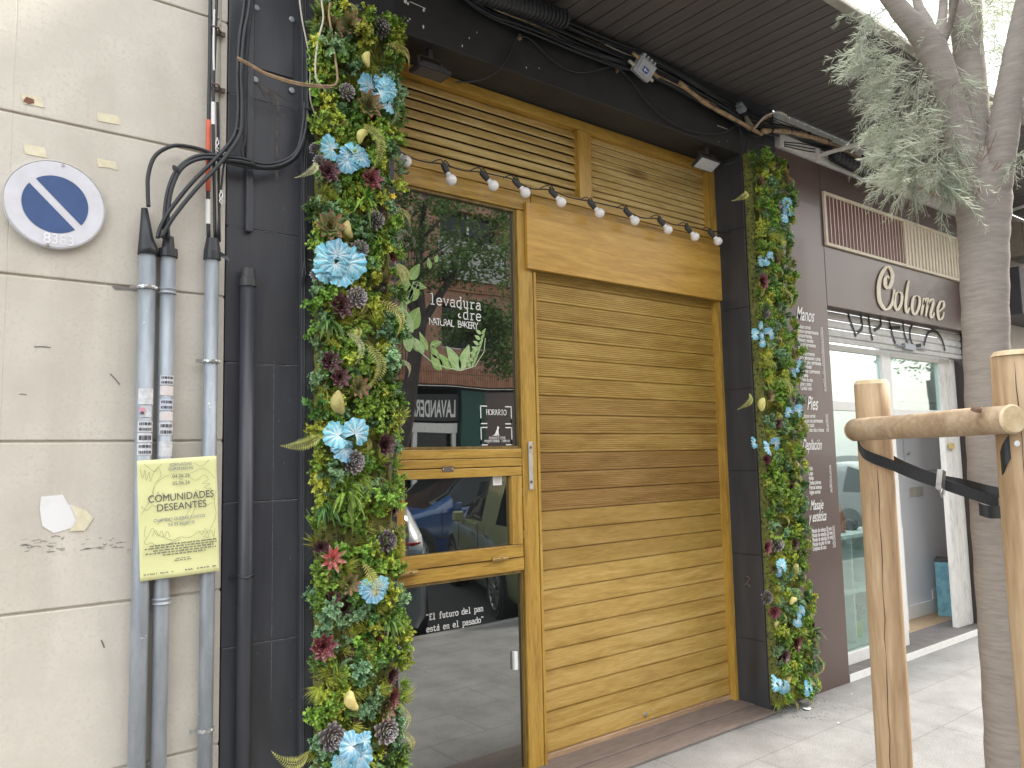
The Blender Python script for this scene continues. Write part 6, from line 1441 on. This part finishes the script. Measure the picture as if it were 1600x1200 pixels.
# tree pit and bits on the paving
mb = MB(); rr = random.Random(12)
for (a, b, sz) in ((1262, 1108, .03), (1390, 1110, .008), (1330, 1085, .008), (1310, 1130, .007)):
    v = G(a, b, .004); n_ = 6; mb.add([(v.x+sz*cos(2*PI*k/n_)*rr.uniform(.5, 1.2), v.y+sz*sin(2*PI*k/n_)*rr.uniform(.5, 1.2), .004+rr.uniform(0, .008)) for k in range(n_)], [tuple(range(n_))])
o = mb.build('litter', paper_w); tag(o, 'scraps of white litter on the paving by the right plant panel', 'litter')
mb = MB()
for k in range(240):
    a, b = rr.gauss(1245, 35), rr.uniform(1085, 1122); v = G(a, b+abs(a-1245)*.1, .003); s_2 = rr.uniform(.002, .007); an = rr.uniform(0, 6)
    mb.add([(v.x+s_2*cos(an), v.y+s_2*sin(an), .003), (v.x-s_2*.5*sin(an), v.y+s_2*.5*cos(an), .006), (v.x-s_2*cos(an), v.y-s_2*sin(an), .003)], [(0, 1, 2)])
o = mb.build('leaf_debris', M('debris', (.12, .08, .05), (.06, .04, .03), rough=.9, scale=50)); tag(o, kind='stuff', label='dry leaf debris and grit at the foot of the right plant panel', cat='debris')
# ================================================================== ACROSS THE STREET (seen in the tinted glass)
YB2 = -15.0
brick = brickmat('red_brick', (.46, .21, .12), (.37, .155, .09), (.34, .29, .25), 1, .25, .075, .010, rot=(PI/2, 0, 0), rough=.85)
brickv = brickmat('red_brick_upright', (.50, .23, .125), (.42, .18, .10), (.16, .10, .07), 1, .075, .5, .012, rot=(PI/2, 0, 0), rough=.85, offs=0)
ob = thing('brick_building', 'red brick building with balconies and a laundry on its ground floor across the street', 'building', (8, YB2, 0))
FZ = [3.75, 6.5, 9.25]
WIN = [(-3, -1.4), (1, 2.6), (5, 6.6), (8.9, 10.4), (12.0, 14.1), (16.5, 18.1), (20, 21.6)]
ZT = 10.6
for fl, z0 in enumerate(FZ):           # wall piers between the openings
    z1 = FZ[fl+1] if fl < 2 else ZT
    mb = MB(); xp = -8
    for (a, b) in WIN:
        mb.box(xp, a, YB2-.4, YB2, z0+.42, z1-.08 if fl < 2 else z1); mb.box(a, b, YB2-.4, YB2, z0+.42, z0+1.0)
        if fl < 2: mb.box(a, b, YB2-.4, YB2, z0+2.3, z1-.08)
        xp = b
    mb.box(xp, 30, YB2-.4, YB2, z0+.42, z1-.08 if fl < 2 else z1); mb.build('brick_wall', brick, ob)
    mb = MB(); mb.box(-8, 30, YB2-.4, YB2+.05, z0-.08, z0+.42); mb.build('brick_band', brickv, ob)
for (a, b) in WIN:
    for fl, z0 in enumerate(FZ[:2]):
        mb = MB(); mb.box(a, b, YB2-.30, YB2-.28, z0+1.0, z0+2.3); wn = mb.build('window', carglass, ob)
        mb = MB(); xm = (a+b)/2; mb.box(a, b, YB2-.27, YB2-.22, z0+1.0, z0+1.06); mb.box(xm-.03, xm+.03, YB2-.27, YB2-.22, z0+1.06, z0+2.3); mb.box(a, a+.05, YB2-.27, YB2-.22, z0+1.06, z0+2.3); mb.build('window_frame', white, wn)
mb = MB()
for k in range(22): mb.box(11.9, 14.3, YB2+.02+.004*k, YB2+.05+.004*k, 7.9-.055*k, 7.94-.055*k)
mb.build('roll_blind', M('blind', (.55, .54, .50), rough=.6), ob)
for fl, z0 in enumerate(FZ[:2]):       # balcony rails
    mb = MB(); mb.box(8.4, 10.9, YB2+.05, YB2+.55, z0-.08, z0+.05); bl2 = mb.build('balcony_slab', brickv, ob)
    mb = MB(); mb.box(8.4, 10.9, YB2+.5, YB2+.54, z0+.95, z0+1.0)
    for k in range(26): mb.box(8.42+k*.098, 8.436+k*.098, YB2+.51, YB2+.53, z0+.05, z0+.95)
    mb.build('railing', cable, bl2)
mb = MB(); mb.box(-8, 30, YB2-2.2, YB2-2.0, 0, 3.60); mb.box(-8, 30, YB2-2.2, YB2-.41, 3.601, 3.665); mb.build('ground_floor_wall', M('shopdark', (.045, .042, .04), rough=.6), ob)
for xx in (-6, -1, 4, 8.2, 15.2, 19, 25): mb = MB(); mb.box(xx, xx+.6, YB2-2, YB2, 0, 3.67); mb.build('pier', M('pier', (.28, .26, .24), rough=.8), ob)
mb = MB(); mb.box(8.8, 12.62, YB2-.3, YB2-.2, 2.68, 3.42); fs_ = mb.build('sign_board', M('signboard', (.018, .018, .02), rough=.5), ob)
mb = MB(); txt(mb, 'LAVANDERÍA', 12.52, 2.80, .66, YB2-.19, 'L', sx=.40, flip=True, bold=.02); mb.build('laundry_lettering', lettering, fs_)
mb = MB(); mb.box(8.8, 12.6, YB2-.3, YB2-.22, 2.35, 2.62); mb.box(8.8, 12.6, YB2-.3, YB2-.22, 1.35, 1.65)
for xx in (8.8, 9.9, 11.1, 12.45): mb.box(xx, xx+.12, YB2-.31, YB2-.23, 0, 2.35)
mb.build('shop_frame', whitedirty, ob)
mb = MB(); mb.box(8.8, 12.6, YB2-.42, YB2-.40, 0, 2.62); mb.build('shop_window', carglass, ob)
mb = MB(); mb.box(12.66, 13.5, YB2-.3, YB2-.1, 0, 3.55); mb.build('green_panel', M('teal', (.010, .075, .06), (.008, .055, .045), rough=.6), ob)
mb = MB(); mb.box(13.51, 15.1, YB2-.3, YB2-.12, 0, 3.55); mb.build('brown_panel', brown, ob)

def car(label, paint, X, Y, heading, L=4.1, W=1.75, H=1.48, van=.0, zg=-.13, grp='cars standing in the street'):
    """hatchback: lofted body, glazed cabin, wheels; heading = direction of the nose"""
    R_m = Matrix.Translation((X, Y, zg)) @ Matrix.Rotation(heading, 4, 'Z')
    t = thing('parked_car', label, 'car', (X, Y, zg), grp); t_off = t
    st = [  # x from nose(+), belt z, roof z, half width, bottom z
     (L*.500, .52, .52, W*.30, .30), (L*.490, .62, .62, W*.40, .24), (L*.455, .72, .72, W*.465, .20), (L*.40, .80, .80, W*.490, .19), (L*.30, .88, .88, W*.50, .19),
     (L*.235, .93, .93, W*.50, .19), (L*.13, .95, 1.20, W*.50, .19), (L*.04, .96, H-.05, W*.50, .19), (-L*.10, .97, H, W*.50, .19), (-L*.26, .98, H-.02, W*.495, .19), (-L*.37, .99, H-.10, W*.49, .19), (-L*.435, .98, H-.35, W*.48, .20), (-L*.475, .92, .95, W*.46, .22), (-L*.495, .72, .72, W*.42, .26), (-L*.50, .50, .50, W*.36, .30)]
    secs = []
    for (x, zb, zr, hw, z0) in st:
        cab = zr-zb > .02; h2 = hw*(.80 if cab else .9); zr_ = zr
        ring = [(hw*.90, z0), (hw*.99, z0+.10), (hw, (z0+zb)*.5), (hw*.985, zb-.06), (hw*.955, zb)]
        if cab: ring += [(hw*.955-(hw*.955-h2)*.5*min(1, (zr-zb)/.4), zb+(zr-zb)*.5), (h2, zr-.05), (h2*.8, zr-.005), (0, zr+.012)]
        else: ring += [(hw*.9, zb+.012), (hw*.75, zb+.022), (hw*.4, zb+.035), (0, zb+.04)]
        secs.append([(x, y, z) for y, z in ring]+[(x, -y, z) for y, z in ring[-2::-1]])
    n = len(secs[0]); body = MB(); gl_ = MB()
    for i in range(len(secs)-1):
        for j in range(n-1):
            f4 = [secs[i][j], secs[i][j+1], secs[i+1][j+1], secs[i+1][j]]
            side = j in (4, 5) or j in (n-6, n-7); cabin = 6 <= i <= 10
            tgt = gl_ if (side and 6 <= i <= 9 and i != 8) or (i in (5, 6) and j in (6, 7, n-9, n-8) and True) or (i in (10, 11) and 6 <= j <= n-8) else body
            tgt.add(f4, [(0, 1, 2, 3)], R_m)
    body.add([secs[0][k] for k in range(n)], [tuple(range(n))], R_m); body.add([secs[-1][k] for k in range(n)], [tuple(range(n-1, -1, -1))], R_m)
    bo = body.build('body', paint, t, smooth=True, weld=True); gl_.build('windows', carglass, t, smooth=True, weld=True)
    mb = MB()
    for sx in (.305, -.305):
        for sy in (1, -1):
            c_ = R_m @ Vector((L*sx, sy*(W*.5-.10), .30)); ax = R_m.to_3x3() @ Vector((0, sy, 0)); r_ = .31
            mb = MB(); mb.lathe([(r_*1.2, 0), (r_*1.2, .103), (r_*1.1, .105), (0, .105)], c_+Vector((0, 0, .03)), ax, 28); mb.build('wheel_arch', cable, t)
            mb = MB(); mb.lathe([(r_*.62, .02), (r_*.7, .10), (r_*.96, .12), (r_, .08), (r_, -.1)], c_, ax, 28); tw = mb.build('wheel', darkpl, t, smooth=False)
            mb = MB(); mb.lathe([(r_*.2, .118), (r_*.18, .125), (0, .125)], c_, ax, 12)
            q_ = Vector(ax).to_track_quat('Z', 'Y').to_matrix().to_4x4(); q_.translation = c_
            for k in range(14): a = 2*PI*k/14; M4 = q_ @ Matrix.Rotation(a, 4, 'Z'); mb.box(.03, r_*.66, -.012, .012, .104, .118, M4)
            mb.lathe([(r_*.62, .10), (r_*.66, .12), (r_*.70, .122), (r_*.70, .10)], c_, ax, 28); mb.build('rim', steel, tw)
    for sy in (1, -1):
        mb = MB(); M4 = R_m @ Matrix.Translation((L*.13, sy*(W*.5+.06), .98)); mb.box(-.05, .06, -.07, .07, -.06, .07, M4); mb.build('mirror', paint, t, bevel=.02)
        mb = MB(); M4 = R_m @ Matrix.Translation((L*.445, sy*W*.36, .66)) @ Matrix.Rotation(-sy*.35, 4, 'Z'); mb.box(-.12, .05, -.15, .15, -.06, .07, M4); mb.build('headlight', M('headlamp', (.6, .62, .64), rough=.12), t, bevel=.03)
        mb = MB(); M4 = R_m @ Matrix.Translation((-L*.455, sy*W*.405, .86)); mb.box(-.03, .10, -.07, .07, -.13, .12, M4); mb.build('tail_light', M('taillamp', (.35, .02, .02), rough=.2), t, bevel=.02)
        mb = MB()
        mb.box(-L*.35, L*.22, sy*(W*.5+.004)-.006, sy*(W*.5+.004)+.006, .50, .53, R_m); mb.build('side_moulding', darkpl, t)
        mb = MB(); mb.box(-.08, .08, sy*(W*.5)-.006, sy*(W*.5)+.02, .80, .835, R_m @ Matrix.Translation((-L*.02, 0, 0))); mb.box(-L*.21, -L*.17, sy*(W*.497)-.006, sy*(W*.497)+.02, .82, .855, R_m); mb.build('door_handle', steel, t)
        mb = MB()
        for xx in (L*.19, -L*.085): mb.box(xx-.004, xx+.004, sy*(W*.5)-.003, sy*(W*.5)+.0025, .3, .95, R_m)
        mb.build('door_gap', darkpl, t)
    for e in (1, -1):
        mb = MB(); mb.box(e*L*.497-.02, e*L*.497+.02, -.26, .26, .46, .57, R_m); mb.build('number_plate', paper_w, t)
        mb = MB(); mb.box(e*L*.488-.03, e*L*.488+.03, -W*.37, W*.37, .26, .38, R_m); mb.build('bumper_grille', darkpl, t, bevel=.02)
    return t
pb = M('paint_blue', (.012, .055, .16), (.010, .045, .14), rough=.22, coat=1, scale=2)
pg = M('paint_green_beige', (.28, .30, .16), (.26, .28, .15), rough=.25, coat=1, scale=2)
pgy = M('paint_grey_blue', (.13, .17, .20), (.12, .16, .19), rough=.22, coat=1, scale=2)
pw = M('paint_white', (.62, .62, .60), rough=.25, coat=1, scale=2)
car('dark blue hatchback driving along the middle of the road', pb, 7.55, -7.9, PI, L=4.2, H=1.55, zg=-.13)
car('pale olive green hatchback parked at an angle beyond the golden shop', pg, 6.45, -4.3, rad(-68), L=3.9, H=1.52)
car('grey blue car parked at an angle between the camera and the olive car', pgy, 3.80, -4.85, rad(-68), L=4.2, H=1.45)
car('white hatchback parked at an angle further along the kerb', pw, 14.6, -4.9, rad(-68), L=4.0, H=1.5)
car('silver grey hatchback parked by the far pavement', M('paint_silver', (.36, .37, .38), rough=.25, metal=.4, coat=1, scale=2), 17.5, -10.4, 0, L=4.1)
# broad-leaved street trees opposite
leafdark = leafmat('broadleaf', (.12, .19, .05), (.06, .10, .03), trans=.3, spec=.6, rough=.35)
def bigtree(label, base, fork, brs, crown, n, seed):
    rr = random.Random(seed); t = thing('broadleaf_tree', label, 'tree', base, 'broad-leaved street trees opposite')
    mb = MB(); mb.tube(crom([base, Vector(base).lerp(Vector(fork), .45)+Vector((.08, 0, 0)), fork], 5), [.19-.006*k for k in range(11)], 14); mb.build('trunk', bark2, t, smooth=True)
    for (e, r_) in brs:
        mb = MB(); e = Vector(e); f_ = Vector(fork); c_ = crom([f_-Vector((0, 0, .15)), f_.lerp(e, .4)+Vector((rr.uniform(-.2, .2), 0, .1)), e], 6); mb.tube(c_, [r_*(1-.06*k) for k in range(len(c_))], 8)
        for k in range(5):
            p = c_[4+k]; q_ = p+Vector((rr.uniform(-.9, .9), rr.uniform(-.8, .8), rr.uniform(.1, .9))); mb.tube([p, p.lerp(q_, .5)+Vector((0, 0, .08)), q_], [r_*.4, r_*.25, .008], 5)
        mb.build('branch', bark2, t, smooth=True)
    mb = MB(); cl = []
    for (c_, R3) in crown:
        for k in range(n):
            d = Vector((rr.gauss(0, 1), rr.gauss(0, 1), rr.gauss(0, 1))).normalized(); cl.append(Vector(c_)+Vector((d.x*R3[0], d.y*R3[1], d.z*R3[2]))*rr.uniform(.3, 1)**.6)
    for c_ in cl:
        tn = rr.random()
        for k in range(30):
            p = c_+Vector((rr.gauss(0, .13), rr.gauss(0, .13), rr.gauss(0, .11))); d = Vector((rr.gauss(0, 1), rr.gauss(0, 1), rr.gauss(-.2, .7))).normalized(); s_ = d.orthogonal().normalized()*.027; L_ = rr.uniform(.08, .14)
            mb.add([p, p+d*L_*.5+s_, p+d*L_, p+d*L_*.5-s_], [(0, 1, 2, 3)], None, [min(1, max(0, tn+rr.uniform(-.3, .3)))]*4)
    mb.build('crown', leafdark, t)
bark2 = M('bark_dark', (.07, .055, .045), (.04, .032, .027), rough=.9, scale=9, bump=.6)
bigtree('dense broad-leaved tree in front of the laundry across the street', (6.95, -9.6, -.2), (8.0, -9.6, 4.4), [((8.1, -9.4, 7.2), .12), ((9.6, -9.4, 6.3), .10), ((6.6, -9.8, 6.4), .09), ((7.4, -10.4, 6.8), .08)],
        [((8.6, -9.6, 7.3), (1.9, 1.4, .9)), ((7.0, -9.6, 7.0), (.9, 1, 1.0)), ((10.1, -9.3, 5.9), (1.0, 1.1, 1.2)), ((9.9, -9.1, 3.9), (.75, .8, .8)), ((8.9, -9.2, 4.3), (.6, .6, .35)), ((7.9, -9.5, 5.6), (1.5, .9, .7)), ((9.6, -9.6, 7.9), (1.6, 1, .8))], 78, 3)
bigtree('young broad-leaved tree further right across the street', (15.6, -11.9, 0), (15.7, -11.9, 3.6), [((15.2, -11.6, 6.2), .1), ((17, -12, 6), .09)], [((15.9, -11.9, 5.8), (2.2, 1.8, 1.6))], 150, 4)
bigtree('leafy tree at the near kerb beyond the white car', (17.0, -4.1, 0), (16.8, -4.0, 3.0), [((16.2, -3.8, 4.6), .09), ((17.9, -4.2, 4.8), .09)], [((16.8, -4.0, 4.4), (2.0, 1.3, 1.3))], 140, 6)
